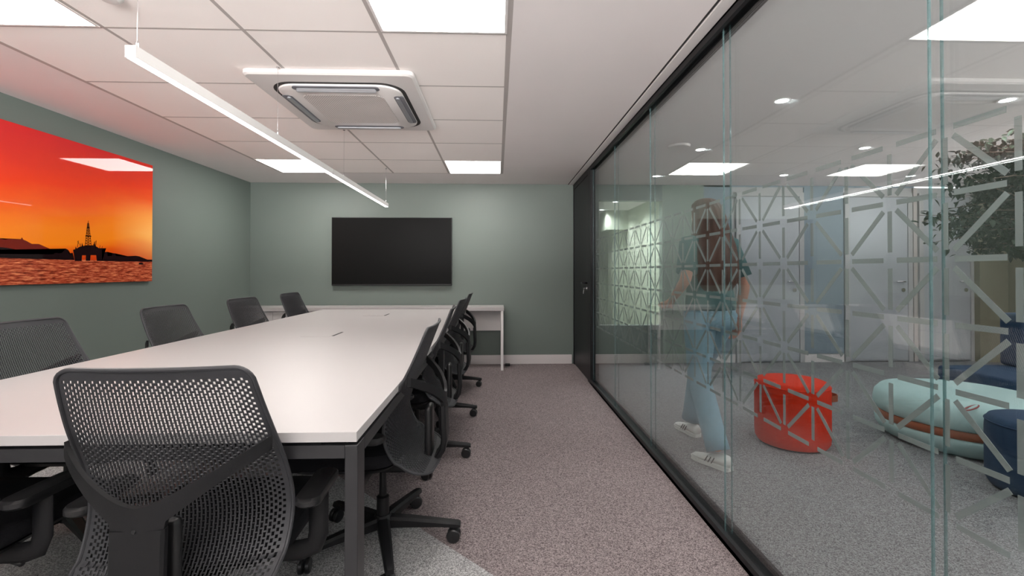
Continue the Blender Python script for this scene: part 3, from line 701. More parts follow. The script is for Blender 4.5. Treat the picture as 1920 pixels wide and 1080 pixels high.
def strip_solid(bm, front, th):
    """front: list of rows, each row list of points; thickness along local -y/normal"""
    nr, nc = len(front), len(front[0])
    A = [[bm.verts.new(p) for p in row] for row in front]
    Bk = [[bm.verts.new(Vector(p)+Vector((0, -th, 0))) for p in row] for row in front]
    for i in range(nr-1):
        for j in range(nc-1):
            bm.faces.new((A[i][j], A[i][j+1], A[i+1][j+1], A[i+1][j])); bm.faces.new((Bk[i][j], Bk[i+1][j], Bk[i+1][j+1], Bk[i][j+1]))
    for j in range(nc-1):
        bm.faces.new((A[0][j], Bk[0][j], Bk[0][j+1], A[0][j+1])); bm.faces.new((A[-1][j], A[-1][j+1], Bk[-1][j+1], Bk[-1][j]))
    for i in range(nr-1):
        bm.faces.new((A[i][0], A[i+1][0], Bk[i+1][0], Bk[i][0])); bm.faces.new((A[i][-1], Bk[i][-1], Bk[i+1][-1], A[i+1][-1]))
def make_chair(label):
    t = thing('task_chair', label, 'chair', group='mesh-back task chairs around the conference table')
    obj('backrest', make_shell(), 'shell', t, smooth=True, auto=40)
    # Y-shaped back frame
    bm = bmesh.new(); rows = []
    N = 24
    for r in range(4):
        row = []
        for k in range(N+1):
            s = -1+2*k/N; q = abs(s)
            zt = 0.650+0.112*(math.sqrt(q*q+0.02)-0.141)/0.869; zb = 0.565+0.168*q**0.85
            if q < 0.24: zb = 0.52
            zb = min(zb, zt-0.035)
            x = 0.237*s; y = -0.262+0.112*q**2.0
            row.append((x, y, zb+(zt-zb)*r/3))
        rows.append(row)
    strip_solid(bm, rows, 0.013)
    # post: flat bar down and curving under the seat
    pp = [(-0.262, 0.60), (-0.265, 0.52), (-0.268, 0.46), (-0.262, 0.415), (-0.24, 0.378), (-0.205, 0.355), (-0.15, 0.345), (-0.05, 0.345)]
    rg = []
    for i, (y, z) in enumerate(pp):
        a_ = Vector(pp[max(0, i-1)]); b_ = Vector(pp[min(len(pp)-1, i+1)]); tt = (b_-a_).normalized(); nn = Vector((-tt.y, tt.x)); w_ = 0.058 if i < 4 else 0.05
        th = 0.012
        rg.append([(sx*w_*c_, y+nn.x*th*sn, z+nn.y*th*sn) for sx, sn, c_ in ((-1, -1, .9), (-1, -.5, 1), (-1, .5, 1), (-1, 1, .9), (1, 1, .9), (1, .5, 1), (1, -.5, 1), (1, -1, .9))])
    loft(bm, rg)
    bmesh.ops.remove_doubles(bm, verts=bm.verts, dist=0.0002)
    bf = obj('back_frame', bm, 'plastic', t, smooth=True, auto=35)
    bm = bmesh.new(); lathe(bm, [(0.0, 0), (0.005, 0), (0.004, 0.002), (0, 0.002)], seg=12, cap=False)
    bmesh.ops.transform(bm, matrix=Matrix.Translation((-0.002, -0.2755, 0.60)) @ Matrix.Rotation(PI/2, 4, 'X'), verts=bm.verts)
    obj('screw_cap', bm, 'plastic2', bf)
    obj('lumbar_bracket', B(-0.052, 0.052, -0.215, -0.185, 0.37, 0.592, bev=0.014, seg=3), 'plastic2', t, smooth=True, auto=40)
    # seat
    bm = bmesh.new(); R = []
    for sc_, z in ((0.90, 0.405), (0.985, 0.418), (1.0, 0.44), (0.98, 0.463), (0.90, 0.472), (0.55, 0.468), (0.1, 0.466)):
        R.append([(x*sc_, 0.125+y*sc_, z-0.028*max(0, (y*sc_)-0.10)/0.14) for x, y in rrect(0.245, 0.235, 0.10, 8)])
    loft(bm, R); obj('seat', bm, 'seatf', t, smooth=True, auto=50)
    bm = bmesh.new(); R = []
    for sc_, z in ((0.55, 0.365), (0.85, 0.385), (0.93, 0.404)): R.append([(x*sc_, 0.125+y*sc_, z) for x, y in rrect(0.245, 0.235, 0.10, 8)])
    loft(bm, R); obj('seat_pan', bm, 'plastic', t, smooth=True, auto=50)
    mech = obj('tilt_mechanism', B(-0.07, 0.07, -0.12, 0.10, 0.325, 0.372, bev=0.012), 'plastic', t)
    obj('lever', T([(0.06, 0.03, 0.352), (0.17, 0.03, 0.352), (0.24, 0.02, 0.342)], [0.005, 0.005, 0.009], 8), 'plastic2', mech, smooth=True)
    for s in (-1, 1):
        bm = bmesh.new()
        tube(bm, [(s*0.12, 0.02, 0.372), (s*0.24, 0.02, 0.372), (s*0.283, 0.02, 0.385), (s*0.295, 0.02, 0.42), (s*0.295, 0.02, 0.50), (s*0.295, 0.02, 0.535)], [(0.012, 0.03)]*2+[(0.013, 0.028)]*4, 12)
        am = obj('armrest', bm, 'plastic', t, smooth=True, auto=50)
        bm = bmesh.new(); loft(bm, [[(s*0.29+x*q, 0.03+y*q, z) for x, y in rrect(0.034, 0.11, 0.032)] for q, z in ((0.9, 0.534), (1, 0.542), (1, 0.554), (0.93, 0.560))])
        obj('arm_pad', bm, 'plastic2', am, smooth=True, auto=40)
    bm = bmesh.new(); lathe(bm, [(0.026, 0.06), (0.026, 0.20), (0.016, 0.205), (0.014, 0.33)], seg=20); obj('gas_column', bm, 'plastic', t, smooth=True, auto=40)
    bm = bmesh.new(); lathe(bm, [(0.03, 0.072), (0.045, 0.078), (0.045, 0.108), (0.03, 0.125)], seg=24); hub = obj('base_hub', bm, 'plastic', t, smooth=True, auto=40)
    for k in range(5):
        a_ = 2*PI*k/5+CH_A; ca, sa = math.cos(a_), math.sin(a_); Rz = Matrix.Rotation(a_, 4, 'Z')
        bm = bmesh.new(); rg = []
        for x, wd_, zt, zb in ((0.03, 0.026, 0.118, 0.075), (0.12, 0.024, 0.112, 0.075), (0.24, 0.020, 0.098, 0.072), (0.325, 0.017, 0.088, 0.066), (0.335, 0.014, 0.084, 0.066)):
            rg.append([(x, -wd_, zb), (x, wd_, zb), (x, wd_, zt-0.01), (x, wd_*0.6, zt), (x, -wd_*0.6, zt), (x, -wd_, zt-0.01)])
        loft(bm, rg); lathe(bm, [(0.009, 0.045), (0.009, 0.07)], (0.315, 0, 0), 10)
        bmesh.ops.transform(bm, matrix=Rz, verts=bm.verts)
        lg = obj('leg', bm, 'plastic', t, smooth=True, auto=30)
        bm = bmesh.new()
        for s in (-1, 1):
            b2 = bmesh.new(); lathe(b2, [(0.0, -0.010), (0.024, -0.010), (0.029, -0.006), (0.029, 0.006), (0.024, 0.010), (0.0, 0.010)], seg=24, cap=False)
            bmesh.ops.transform(b2, matrix=Matrix.Translation((0.325, s*0.013, 0.029)) @ Matrix.Rotation(PI/2, 4, 'X'), verts=b2.verts)
            me_ = bpy.data.meshes.new('tmp'); b2.to_mesh(me_); b2.free(); bm.from_mesh(me_); bpy.data.meshes.remove(me_)
        tube(bm, [(0.325, -0.02, 0.029), (0.325, 0.02, 0.029)], 0.008, 10); box(bm, 0.305, 0.335, -0.0035, 0.0035, 0.03, 0.062, bev=0.002)
        bmesh.ops.transform(bm, matrix=Matrix.Translation((0.315*ca, 0.315*sa, 0)) @ Matrix.Rotation(0.6*k+0.9, 4, 'Z') @ Matrix.Translation((-0.315, 0, 0)), verts=bm.verts)
        obj('caster', bm, 'plastic2', lg, smooth=True, auto=35)
    return t
CH_A = PI/10+PI
# right side: chairs face -x (rotate local +y to -x : rotz = +90deg)
base_chair = make_chair('dark mesh-back office chair, nearest of the row right of the table')
base_chair.location = (-0.493, 2.02, 0); base_chair.rotation_euler = (0, 0, PI/2)
G = 'mesh-back task chairs around the conference table'
dup(base_chair, (-0.50, 2.91, 0), PI/2+0.05, 'dark mesh-back office chair, second of the row right of the table', G)
dup(base_chair, (-0.495, 3.77, 0), PI/2-0.06, 'dark mesh-back office chair, third of the row right of the table', G)
dup(base_chair, (-0.49, 4.72, 0), PI/2-0.03, 'dark mesh-back office chair right of the table, farthest, before the side desk', G)
for y, r, lb in ((2.13, -PI/2, 'grey mesh-back chair left of the table, cut by the left picture edge'), (3.04, -PI/2+0.03, 'grey mesh-back chair left of the table below the sunset picture corner'),
                 (3.93, -PI/2-0.02, 'grey mesh-back chair left of the table, third from the viewer'), (4.82, -PI/2, 'small looking grey mesh-back chair at the far left corner of the table')):
    dup(base_chair, (-1.915, y, 0), r, lb, G)
dup(base_chair, (-0.806, 1.315, 0), 0.05, 'large foreground perforated black chair seen from behind at the table end', G)
dup(base_chair, (-1.585, 1.34, 0), 0.0, 'mostly hidden black chair at the table end, bottom left corner', G)

# ------------------------------------------------------------------ lounge downlights
k = 0
def downlight(x, y, label, grp='recessed downlights beyond the glass', boost=1):
    t = thing('downlight', label, 'downlight', (x, y, ZC), 0, grp)
    bm = bmesh.new(); lathe(bm, [(0.048, -0.001), (0.048, -0.006), (0.040, -0.004), (0.038, -0.001)], seg=28, cap=False); obj('trim_ring', bm, 'white_metal', t)
    bm = bmesh.new(); lathe(bm, [(0.0005, -0.003), (0.038, -0.003), (0.038, -0.001), (0.0005, -0.001)], seg=28); obj('lens', bm, 'down_e', t)
    L = bpy.data.lights.new('lamp', 'SPOT'); L.energy = DOWN_W*boost; L.color = COOL; L.spot_size = math.radians(150); L.spot_blend = 0.8; L.shadow_soft_size = 0.035
    o = bpy.data.objects.new('lamp', L); C.objects.link(o); o.parent = t; o.location = (0, 0, -0.012)
rowname = {1.85: 'row nearer the glass', 3.3: 'second row from the glass', 4.8: 'outer row'}
nm = {(1.85, 2.93): 'downlight in the lounge ceiling above the red pouf, nearest of its row', (1.85, 4.13): 'downlight beside the ceiling detector disc', (1.85, 5.30): 'lounge downlight above the walking person, last before the header',
      (3.3, 2.87): 'downlight above the plant at the right edge', (3.3, 4.03): 'downlight in the lounge ceiling, right of the ceiling detector disc', (3.3, 5.2): 'downlight above the white doors behind the walking person'}
for x in (1.85, 3.3):
    for y in ((2.93, 4.13, 5.30) if x < 2 else (2.87, 4.03, 5.20)): downlight(x, y, nm[(x, y)])
for x, y in ((1.85, 1.7), (3.3, 1.7), (1.85, 0.4), (3.3, 0.4), (4.8, 2.9), (4.8, 4.1), (4.8, 5.2), (4.8, 1.7)): downlight(x, y, 'recessed round downlight in the lounge ceiling, outside the view')
for y, lb in ((7.27, 'first downlight seen through the far opening, just under the header'), (8.22, 'second downlight seen through the far opening, lower one')): downlight(1.88, y, lb, 'downlights beyond the opening', 7)
downlight(1.7, 6.4, 'downlight hidden behind the green header', 'downlights beyond the opening', 7)
bm = bmesh.new(); lathe(bm, [(0.07, 0), (0.095, -0.004), (0.09, -0.022), (0.06, -0.028), (0.0005, -0.028)], (1.60, 4.0, ZC), 32)
tag(obj('ceiling_detector', bm, 'ac', smooth=True, auto=30), 'flat round detector disc on the lounge ceiling', 'detector')

# ------------------------------------------------------------------ poufs, sofa, plant
def pouf(name, label, c, r, h, m, sq=1.0, leg=False):
    t = thing(name, label, 'pouf', (c[0], c[1], 0))
    bm = bmesh.new(); lathe(bm, [(r*0.93, 0.012), (r*0.985, 0.035), (r, 0.08), (r, h-0.07), (r*0.985, h-0.03), (r*0.94, h-0.008), (r*0.85, h), (r*0.4, h+0.004), (0.001, h+0.005)], seg=64)
    obj('upholstered_body', bm, m, t, smooth=True, auto=60)
    bm = bmesh.new(); lathe(bm, [(r*0.9, 0), (r*0.9, 0.012)], seg=48); obj('base_plate', bm, 'black_metal', t)
    bm = bmesh.new(); pts = [(r*0.992*math.cos(2*PI*k/64), r*0.992*math.sin(2*PI*k/64), h-0.03) for k in range(65)]; tube(bm, pts, 0.0035, 6, cap=False)
    obj('seam_piping', bm, m, t, smooth=True)
    return t
rp = pouf('round_pouf', 'bright red-orange cylindrical pouf standing beyond the glass', (2.02, 3.11), 0.228, 0.43, 'red')
bm = bmesh.new(); cs = [(0.19, -0.125, 0.345), (0.235, -0.155, 0.352), (0.27, -0.175, 0.335), (0.262, -0.165, 0.312), (0.215, -0.14, 0.318)]
R = []
for q in range(9):
    s = q/8; x = 0.17+0.12*math.sin(PI*s)*0.55; aa = -0.75+0.55*s
    rr = 0.228+0.032*math.sin(PI*s); R.append([(rr*math.cos(aa)+dx_*math.cos(aa), rr*math.sin(aa)+dx_*math.sin(aa), 0.335+dz) for dx_, dz in ((0.0, -0.02), (0.004, -0.02), (0.004, 0.02), (0.0, 0.02))])
loft(bm, R); obj('leather_handle', bm, 'leather', rp, smooth=True, auto=40)['label'] = 'brown leather handle loop'
ap = thing('round_pouf', 'large low pale aqua pouf split by a brown strap', 'pouf', (3.22, 3.10, 0))
r = 0.49
bm = bmesh.new(); lathe(bm, [(r*0.80, 0.0), (r*0.90, 0.02), (r*0.975, 0.07), (r*0.985, 0.115), (r*0.965, 0.128)], seg=72); obj('lower_cushion', bm, 'aqua', ap, smooth=True, auto=60)
bm = bmesh.new(); lathe(bm, [(r*0.972, 0.125), (r*0.985, 0.13), (r*0.985, 0.172), (r*0.972, 0.178)], seg=72); obj('strap', bm, 'leather', ap, smooth=True, auto=60)['label'] = 'brown leather strap'
bm = bmesh.new(); lathe(bm, [(r*0.965, 0.176), (r*1.0, 0.19), (r*1.005, 0.235), (r*0.985, 0.29), (r*0.92, 0.328), (r*0.75, 0.345), (r*0.4, 0.352), (0.001, 0.354)], seg=72); obj('upper_cushion', bm, 'aqua', ap, smooth=True, auto=60)
pts = []
for q in range(21):
    a_ = 2*PI*q/20; pts.append((-0.30+0.075*math.cos(a_), -0.345+0.018*math.sin(a_)+0.03*math.cos(a_), 0.325+0.012*math.cos(a_/2)**2))
obj('pull_loop', T(pts, 0.0045, 8), 'cord', ap, smooth=True)['label'] = 'dark red cord pull loop'
pouf('round_pouf', 'dark navy blue round pouf at the right picture edge', (2.905, 2.34), 0.245, 0.385, 'navy')

SF = thing('lounge_sofa', 'navy blue low sofa behind the aqua pouf', 'sofa', (4.5, 3.55, 0))
Ps = (4.5, 3.55, 0)
loc(obj('seat', B(3.75, 5.4, 3.25, 3.83, 0.14, 0.375, bev=0.03, seg=4), 'navy', SF, smooth=True, auto=50), Ps)
loc(obj('backrest', B(4.30, 5.4, 3.66, 3.83, 0.376, 0.82, bev=0.03, seg=4), 'navy', SF, smooth=True, auto=50), Ps)
for x in (3.83, 5.3):
    for y in (3.33, 3.75): loc(obj('leg', T([(x, y, 0), (x, y, 0.142)], [0.014, 0.02], 14), 'black_metal', SF), Ps)

# tree
PL = thing('potted_tree', 'leafy dark green indoor tree at the right edge behind the glass', 'plant', (3.99, 2.95, 0))
bm = bmesh.new(); lathe(bm, [(0.11, 0.0), (0.13, 0.02), (0.155, 0.33), (0.16, 0.36), (0.145, 0.36), (0.14, 0.32)], seg=36, cap=False); bm.faces.new([v for v in bm.verts if abs(v.co.z) < 1e-6][::-1]); obj('pot', bm, 'pot', PL, smooth=True, auto=40)
bm = bmesh.new(); lathe(bm, [(0.139, 0.30), (0.139, 0.325), (0.001, 0.33)], seg=30); obj('soil', bm, 'soil', PL)
trunk = [(0, 0, 0.32), (0.01, 0.01, 0.7), (-0.02, 0.0, 1.1), (0.0, 0.02, 1.5), (0.02, 0, 1.9)]
bm = T(trunk, [0.022, 0.019, 0.016, 0.012, 0.007], 10)
tips = []
def branch(p, q, r0):
    n = 6; pts = []
    for i in range(n+1):
        s = i/n; m_ = Vector(p).lerp(Vector(q), s); m_.z += 0.05*math.sin(PI*s); m_ += Vector((random.uniform(-1, 1), random.uniform(-1, 1), random.uniform(-1, 1)))*0.012
        pts.append(m_)
    tube(bm, pts, [r0*(1-0.75*i/n) for i in range(n+1)], 7); return pts
BR = []
for i in range(110):
    zb = random.uniform(1.2, 1.95); a_ = random.uniform(0, 2*PI); ph = random.uniform(-0.3, 0.9); L_ = random.uniform(0.3, 0.56)
    q = Vector((-0.22+math.cos(a_)*math.cos(ph)*L_*1.45, 0.12+math.sin(a_)*math.cos(ph)*L_*0.7, zb+math.sin(ph)*L_*0.7))
    q.z = min(q.z, 2.16); q.z = max(q.z, 1.33)
    BR.append(branch((random.uniform(-.01, .01), 0.01, zb), q, 0.006))
for q in ((-1.20, -0.02, 1.50), (-1.15, 0.05, 1.54), (-1.05, 0.0, 1.44), (-1.02, 0.02, 1.86), (-0.95, -.05, 1.42), (-0.95, -.05, 1.52), (-0.7, -.05, 1.32), (-0.9, 0, 1.46), (-0.8, .03, 1.5)): BR.append(branch((-0.01, 0, 1.38), q, 0.006))
obj('trunk', bm, 'bark', PL, smooth=True)
bm = bmesh.new()
def leaf(p, d, L_, up):
    d = d.normalized(); s = d.cross(up)
    if s.length < 1e-3: return
    s.normalize(); n_ = s.cross(d)
    w_ = L_*0.27
    P = [p, p+d*L_*.3+s*w_*.85+n_*.004, p+d*L_*.6+s*w_*.8, p+d*L_-n_*L_*.15, p+d*L_*.6-s*w_*.8, p+d*L_*.3-s*w_*.85+n_*.004]
    mid = [p+d*L_*.35-n_*L_*.05, p+d*L_*.65-n_*L_*.07]
    v = [bm.verts.new(x) for x in P]; m_ = [bm.verts.new(x) for x in mid]
    for f in ((v[0], v[1], m_[0]), (v[1], v[2], m_[1], m_[0]), (v[2], v[3], m_[1]), (v[3], v[4], m_[1]), (v[4], v[5], m_[0], m_[1]), (v[5], v[0], m_[0])): bm.faces.new(f)
for bi, pts in enumerate(BR):
    for i in range(2, len(pts)):
        for q in range(15):
            b_ = pts[i-1].lerp(pts[i], random.random())
            d = Vector((random.uniform(-1, 1), random.uniform(-1, 1), random.uniform(-1.2, .45)))
            off = Vector((random.uniform(-1, 1), random.uniform(-1, 1), random.uniform(-1, 1)))*(0.06 if bi < 110 else 0.03)
            leaf(b_+off, d, random.uniform(0.045, 0.07), Vector((random.uniform(-.4, .4), random.uniform(-.4, .4), 1)))
me_z = max(v.co.z for v in bm.verts)
for v in bm.verts:
    if v.co.z > 2.26: v.co.z = 2.26-(v.co.z-2.26)*0.3
obj('foliage', bm, 'leaf', PL)

# ------------------------------------------------------------------ walking person
H0 = Vector((1.385, 2.95, 0))
PE = thing('person', 'person with long auburn hair, teal shirt and pale jeans walking beyond the glass', 'person', H0)
HD = math.atan2(0.93, -0.25)                       # walking direction
fw = Vector((math.cos(HD), math.sin(HD), 0)); rt = Vector((fw.y, -fw.x, 0))
def W(r_, f_, z): return rt*r_+fw*f_+Vector((0, 0, z))     # relative to H0
def skin_mesh(name, chains, m, parent, levels=2):
    """chains: list of (list of (pt, radius)), first chain is the root; others start at a point index of an earlier vertex"""
    verts, edges, rad, idx = [], [], [], {}
    for ch in chains:
        prev = None
        for p, r_ in ch:
            key = tuple(round(c_, 4) for c_ in p)
            if key not in idx: idx[key] = len(verts); verts.append(tuple(p)); rad.append(r_)
            i = idx[key]
            if prev is not None and prev != i: edges.append((prev, i))
            prev = i
    me = bpy.data.meshes.new(name); me.from_pydata(verts, edges, [])
    o = bpy.data.objects.new(name, me); C.objects.link(o)
    md = o.modifiers.new('skin', 'SKIN'); md.use_smooth_shade = True
    sv = me.skin_vertices[0].data
    for i, r_ in enumerate(rad): sv[i].radius = (r_, r_) if not isinstance(r_, tuple) else r_
    sv[0].use_root = True
    s2 = o.modifiers.new('sub', 'SUBSURF'); s2.levels = levels; s2.render_levels = levels
    dg = bpy.context.evaluated_depsgraph_get(); dg.update()
    nm_ = bpy.data.meshes.new_from_object(o.evaluated_get(dg))
    o.modifiers.clear(); o.data = nm_; bpy.data.meshes.remove(me); nm_.name = name
    nm_.materials.clear(); nm_.materials.append(M[m])
    for p in nm_.polygons: p.use_smooth = True
    o.parent = parent
    return o
pel = W(0, 0, 0.93)
sp1, sp2, sp3, nk = W(0, 0.01, 1.05), W(0, 0.02, 1.20), W(0, 0.01, 1.335), W(0, 0.02, 1.405)
hd1 = W(-0.005, 0.04, 1.47)
shL, shR = W(-0.155, 0.01, 1.345), W(0.155, 0.01, 1.345)
elL, elR = W(-0.235, -0.06, 1.12), W(0.225, -0.05, 1.08)
wrL, wrR = W(-0.20, 0.13, 0.98), W(0.255, 0.04, 0.845)
hipL, hipR = W(-0.085, 0, 0.89), W(0.085, 0, 0.89)
knL, knR = W(-0.10, -0.01, 0.485), W(0.09, 0.22, 0.50)
anL, anR = W(-0.115, -0.20, 0.085), W(0.10, 0.32, 0.10)
def hand(wr, dirv, side, curl):
    d = dirv.normalized(); s = d.cross(Vector((0, 0, 1))).normalized() if abs(d.z) < .9 else fw.copy(); n_ = s.cross(d).normalized()
    if abs(d.z) >= .9: n_ = rt*(-side)
    palm = wr+d*0.045; pend_ = wr+d*0.075
    ch = [[(wr, 0.022), (palm, (0.030)), (pend_, 0.027)]]
    for k_, (o_, L_) in enumerate(((-0.027, 0.066), (-0.009, 0.074), (0.009, 0.070), (0.026, 0.055))):
        b_ = wr+d*0.078+s*o_; m1 = b_+d*L_*.4+n_*curl*.15*L_; m2 = m1+d*L_*.3+n_*curl*.45*L_; m3 = m2+d*L_*.18+n_*curl*.6*L_
        ch.append([(palm, 0.030), (b_, 0.0095), (m1, 0.0088), (m2, 0.008), (m3, 0.0065)])
    t0 = wr+d*0.03-s*0.026*1; t1 = t0-s*0.02+d*0.025+n_*.012; t2 = t1+d*0.028+n_*.012-s*.004
    ch.append([(palm, 0.030), (t0, 0.012), (t1, 0.0105), (t2, 0.008)])
    return ch
chains = [[(pel, 0.115), (sp1, 0.10), (sp2, 0.105), (sp3, 0.095), (nk, 0.05), (hd1, 0.052)],
          [(sp3, 0.095), (shL, 0.052), (shL.lerp(elL, .5), 0.042), (elL, 0.036), (elL.lerp(wrL, .4), 0.034), (wrL, 0.022)],
          [(sp3, 0.095), (shR, 0.052), (shR.lerp(elR, .5), 0.042), (elR, 0.036), (elR.lerp(wrR, .4), 0.034), (wrR, 0.022)],
          [(pel, 0.115), (hipL, 0.085), (hipL.lerp(knL, .5), 0.068), (knL, 0.05), (knL.lerp(anL, .35), 0.048), (anL, 0.032)],
          [(pel, 0.115), (hipR, 0.085), (hipR.lerp(knR, .5), 0.068), (knR, 0.05), (knR.lerp(anR, .35), 0.048), (anR, 0.032)]]
chains += hand(wrL, wrL-elL, -1, 0.7)+hand(wrR, wrR-elR, 1, 0.6)
body = skin_mesh('body', chains, 'skin', PE, 2)
# head joined as part of body mesh region: separate sculpted head lofted onto the neck, same continuous skin tone
def ell_ring(c_, ax, ay, rx, ry, n=28, sh=None):
    return [c_+ax*rx*math.cos(2*PI*k_/n)*(1)+ay*ry*math.sin(2*PI*k_/n) for k_ in range(n)]
hc = W(-0.005, 0.045, 1.525)
bm = bmesh.new(); bm.from_mesh(body.data)
R = []
for z, rx, ryf, ryb in ((-0.105, 0.035, 0.045, 0.040), (-0.095, 0.046, 0.072, 0.05), (-0.07, 0.056, 0.088, 0.062), (-0.035, 0.066, 0.093, 0.08), (0.0, 0.072, 0.094, 0.092), (0.035, 0.074, 0.094, 0.096), (0.07, 0.066, 0.082, 0.088), (0.095, 0.045, 0.055, 0.062), (0.108, 0.015, 0.02, 0.02)):
    ring_ = []
    for k_ in range(32):
        a_ = 2*PI*k_/32; s_ = math.sin(a_); cc = math.cos(a_)
        f_ = (ryf if s_ > 0 else ryb)*s_
        # nose, brow, eye sockets
        if s_ > 0.9:
            g_ = (s_-0.9)/0.1
            if -0.05 < z < -0.02: f_ += 0.018*g_
            if -0.02 <= z <= 0.01: f_ += 0.006*g_
        if z == 0.0 and 0.75 < s_ < 0.97: f_ -= 0.006
        ring_.append(hc+rt*rx*cc+fw*f_+Vector((0, 0, z)))
    R.append(ring_)
loft(bm, R)
for s in (-1, 1):                                   # ears
    e = [hc+rt*s*0.072+Vector((0, 0, -0.03)), hc+rt*s*0.080+fw*-0.008+Vector((0, 0, -0.005)), hc+rt*s*0.077+fw*-0.006+Vector((0, 0, 0.02))]
    tube(bm, e, [0.007, 0.012, 0.008], 8)
bm.to_mesh(body.data); bm.free()
for p in body.data.polygons: p.use_smooth = True
for s in (-1, 1):
    bm = bmesh.new(); bmesh.ops.create_uvsphere(bm, u_segments=14, v_segments=10, radius=0.0105, matrix=Matrix.Translation(hc+rt*s*0.030+fw*0.078))
    e = obj('eye', bm, 'eye', PE, smooth=True)
    bm = bmesh.new(); bmesh.ops.create_uvsphere(bm, u_segments=12, v_segments=8, radius=0.0055, matrix=Matrix.Translation(hc+rt*s*0.030+fw*0.0845)); obj('iris', bm, 'stripe', e, smooth=True)
bm = T([hc+rt*-0.022+fw*0.083+Vector((0, 0, -0.062)), hc+fw*0.091+Vector((0, 0, -0.060)), hc+rt*0.022+fw*0.083+Vector((0, 0, -0.062))], [0.003, 0.007, 0.003], 8); obj('mouth', bm, 'lip', PE, smooth=True)
# hair: cap plus long wavy mass down the back
bm = bmesh.new(); R = []
hair_prof = [(1.652, 0.012, 0.012, 0.014, 0.0), (1.647, 0.034, 0.04, 0.045, 0.0), (1.636, 0.055, 0.066, 0.072, 0.0), (1.612, 0.077, 0.084, 0.098, 0.0), (1.575, 0.092, 0.075, 0.118, -0.005), (1.52, 0.100, 0.030, 0.135, -0.01), (1.46, 0.112, 0.01, 0.135, -0.02),
             (1.40, 0.132, 0.0, 0.13, -0.04), (1.33, 0.150, 0.0, 0.105, -0.075), (1.25, 0.158, 0.0, 0.085, -0.095), (1.17, 0.155, 0.0, 0.075, -0.105), (1.10, 0.140, 0.0, 0.06, -0.11), (1.05, 0.105, 0.0, 0.045, -0.11), (1.02, 0.05, 0.0, 0.02, -0.11)]
for z, rx, ff, fb, sh in hair_prof:
    ring_ = []
    for k_ in range(64):
        a_ = 2*PI*k_/64; s_, cc = math.sin(a_), math.cos(a_)
        rip = 1+0.05*math.sin(k_*1.9+z*18)+0.035*math.sin(k_*3.1-z*41)
        ring_.append(Vector((hc.x, hc.y, z))+rt*rx*cc*rip+fw*(sh+(ff if s_ > 0 else fb)*s_*rip))
    R.append(ring_)
loft(bm, R); obj('hair', bm, 'hair', PE, smooth=True)
# shirt
def oval(c_, ax, ay, rx, ry, n=32): return [c_+ax*rx*math.cos(2*PI*k_/n)+ay*ry*math.sin(2*PI*k_/n) for k_ in range(n)]
bm = bmesh.new()
loft(bm, [oval(W(0, 0, 0.925), rt, fw, 0.165, 0.125), oval(W(0, 0, 0.96), rt, fw, 0.17, 0.128), oval(W(0, .01, 1.05), rt, fw, 0.155, 0.118), oval(W(0, .02, 1.18), rt, fw, 0.165, 0.125), oval(W(0, .02, 1.28), rt, fw, 0.178, 0.120), oval(W(0, .012, 1.345), rt, fw, 0.172, 0.098), oval(W(0, .012, 1.385), rt, fw, 0.115, 0.078), oval(W(0, .015, 1.405), rt, fw, 0.066, 0.062)])
def limb(bm, pts, rs, n=20):
    pts = [Vector(p) for p in pts]; tube(bm, pts, rs, n)
limb(bm, [shL.lerp(sp3, .35), shL, shL.lerp(elL, .45), shL.lerp(elL, .8)], [0.07, 0.066, 0.062, 0.064])
limb(bm, [shR.lerp(sp3, .35), shR, shR.lerp(elR, .45), shR.lerp(elR, .8)], [0.07, 0.066, 0.062, 0.064])
obj('shirt', bm, 'teal', PE, smooth=True)
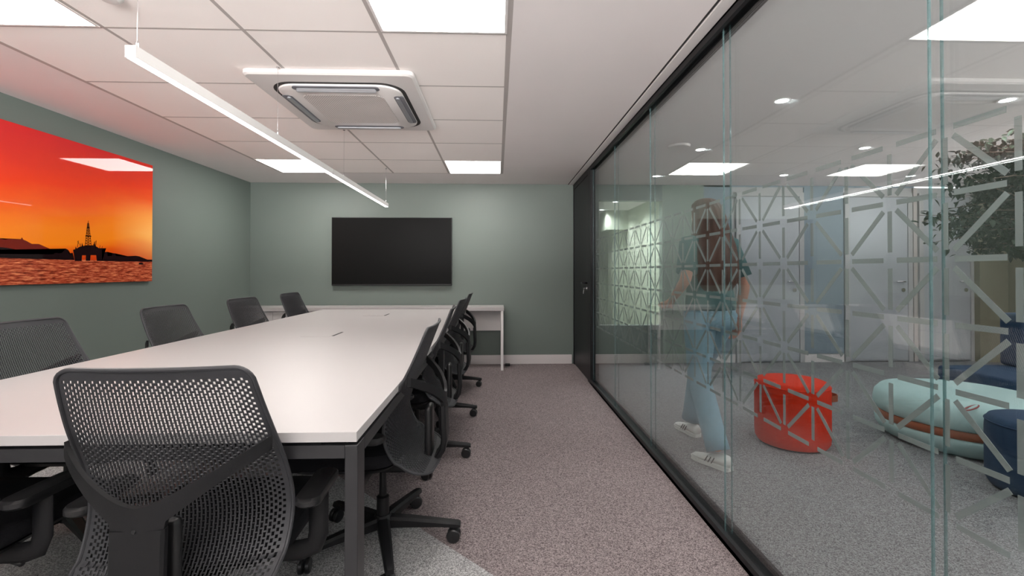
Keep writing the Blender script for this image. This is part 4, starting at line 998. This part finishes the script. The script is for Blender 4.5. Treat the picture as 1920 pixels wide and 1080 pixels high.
# jeans
bm = bmesh.new()
loft(bm, [oval(W(0, 0, 0.80), rt, fw, 0.16, 0.12), oval(W(0, 0, 0.86), rt, fw, 0.172, 0.132), oval(W(0, 0, 0.92), rt, fw, 0.162, 0.122), oval(W(0, 0, 1.0), rt, fw, 0.145, 0.11)])
for hp, kn, an in ((hipL, knL, anL), (hipR, knR, anR)):
    limb(bm, [hp+Vector((0, 0, .02)), hp.lerp(kn, .25), hp.lerp(kn, .6), kn, kn.lerp(an, .4), kn.lerp(an, .8), kn.lerp(an, 0.97)], [0.10, 0.095, 0.082, 0.070, 0.068, 0.066, 0.068], 24)
obj('jeans', bm, 'jeans', PE, smooth=True)
# sneakers
def shoe(an, d, pitch):
    d = d.normalized(); s = Vector((d.y, -d.x, 0)); 
    bm = bmesh.new(); R = []
    prof = [(-0.075, 0.022, 0.075), (-0.06, 0.034, 0.088), (-0.02, 0.038, 0.090), (0.03, 0.038, 0.072), (0.08, 0.045, 0.056), (0.13, 0.044, 0.046), (0.165, 0.032, 0.038), (0.18, 0.014, 0.028)]
    Rm = Matrix.Rotation(pitch, 4, s)
    def X(x, y, z):
        v = Vector((0, 0, 0))+d*x+s*y+Vector((0, 0, z)); piv = d*0.12; v = Rm @ (v-piv)+piv
        return v+Vector((an.x, an.y, 0))
    for x, hw_, ht in prof: R.append([X(x, hw_*math.cos(a_)*(1 if math.sin(a_) < .3 else .85), max(0.018, 0.018+(ht-0.018)*(0.5+0.5*math.sin(a_)))) for a_ in [2*PI*q/16 for q in range(16)]])
    loft(bm, R); o = obj('sneaker', bm, 'sneaker', PE, smooth=True)
    bm = bmesh.new(); R = []
    for x, hw_, ht in prof: R.append([X(x*1.02, hw_*1.06*sy_, z_) for sy_, z_ in ((-1, 0.002), (1, 0.002), (1, 0.024), (-1, 0.024))])
    loft(bm, R); obj('sole', bm, 'sneaker', o)
    for q in range(3):
        bm = bmesh.new()
        for sd in (-1, 1):
            x = 0.01+q*0.022
            pts_ = [X(x+0.012, sd*0.0425, 0.026), X(x+0.004, sd*0.041, 0.042), X(x-0.004, sd*0.036, 0.060)]
            tube(bm, pts_, [0.0035, 0.0035, 0.003], 6)
        obj('side_stripe', bm, 'stripe', o)
    return o
shoe(anL, Vector((-0.50, 0.86, 0)), 0.0)
shoe(anR, Vector((-0.2, 0.97, 0)), 0.0)
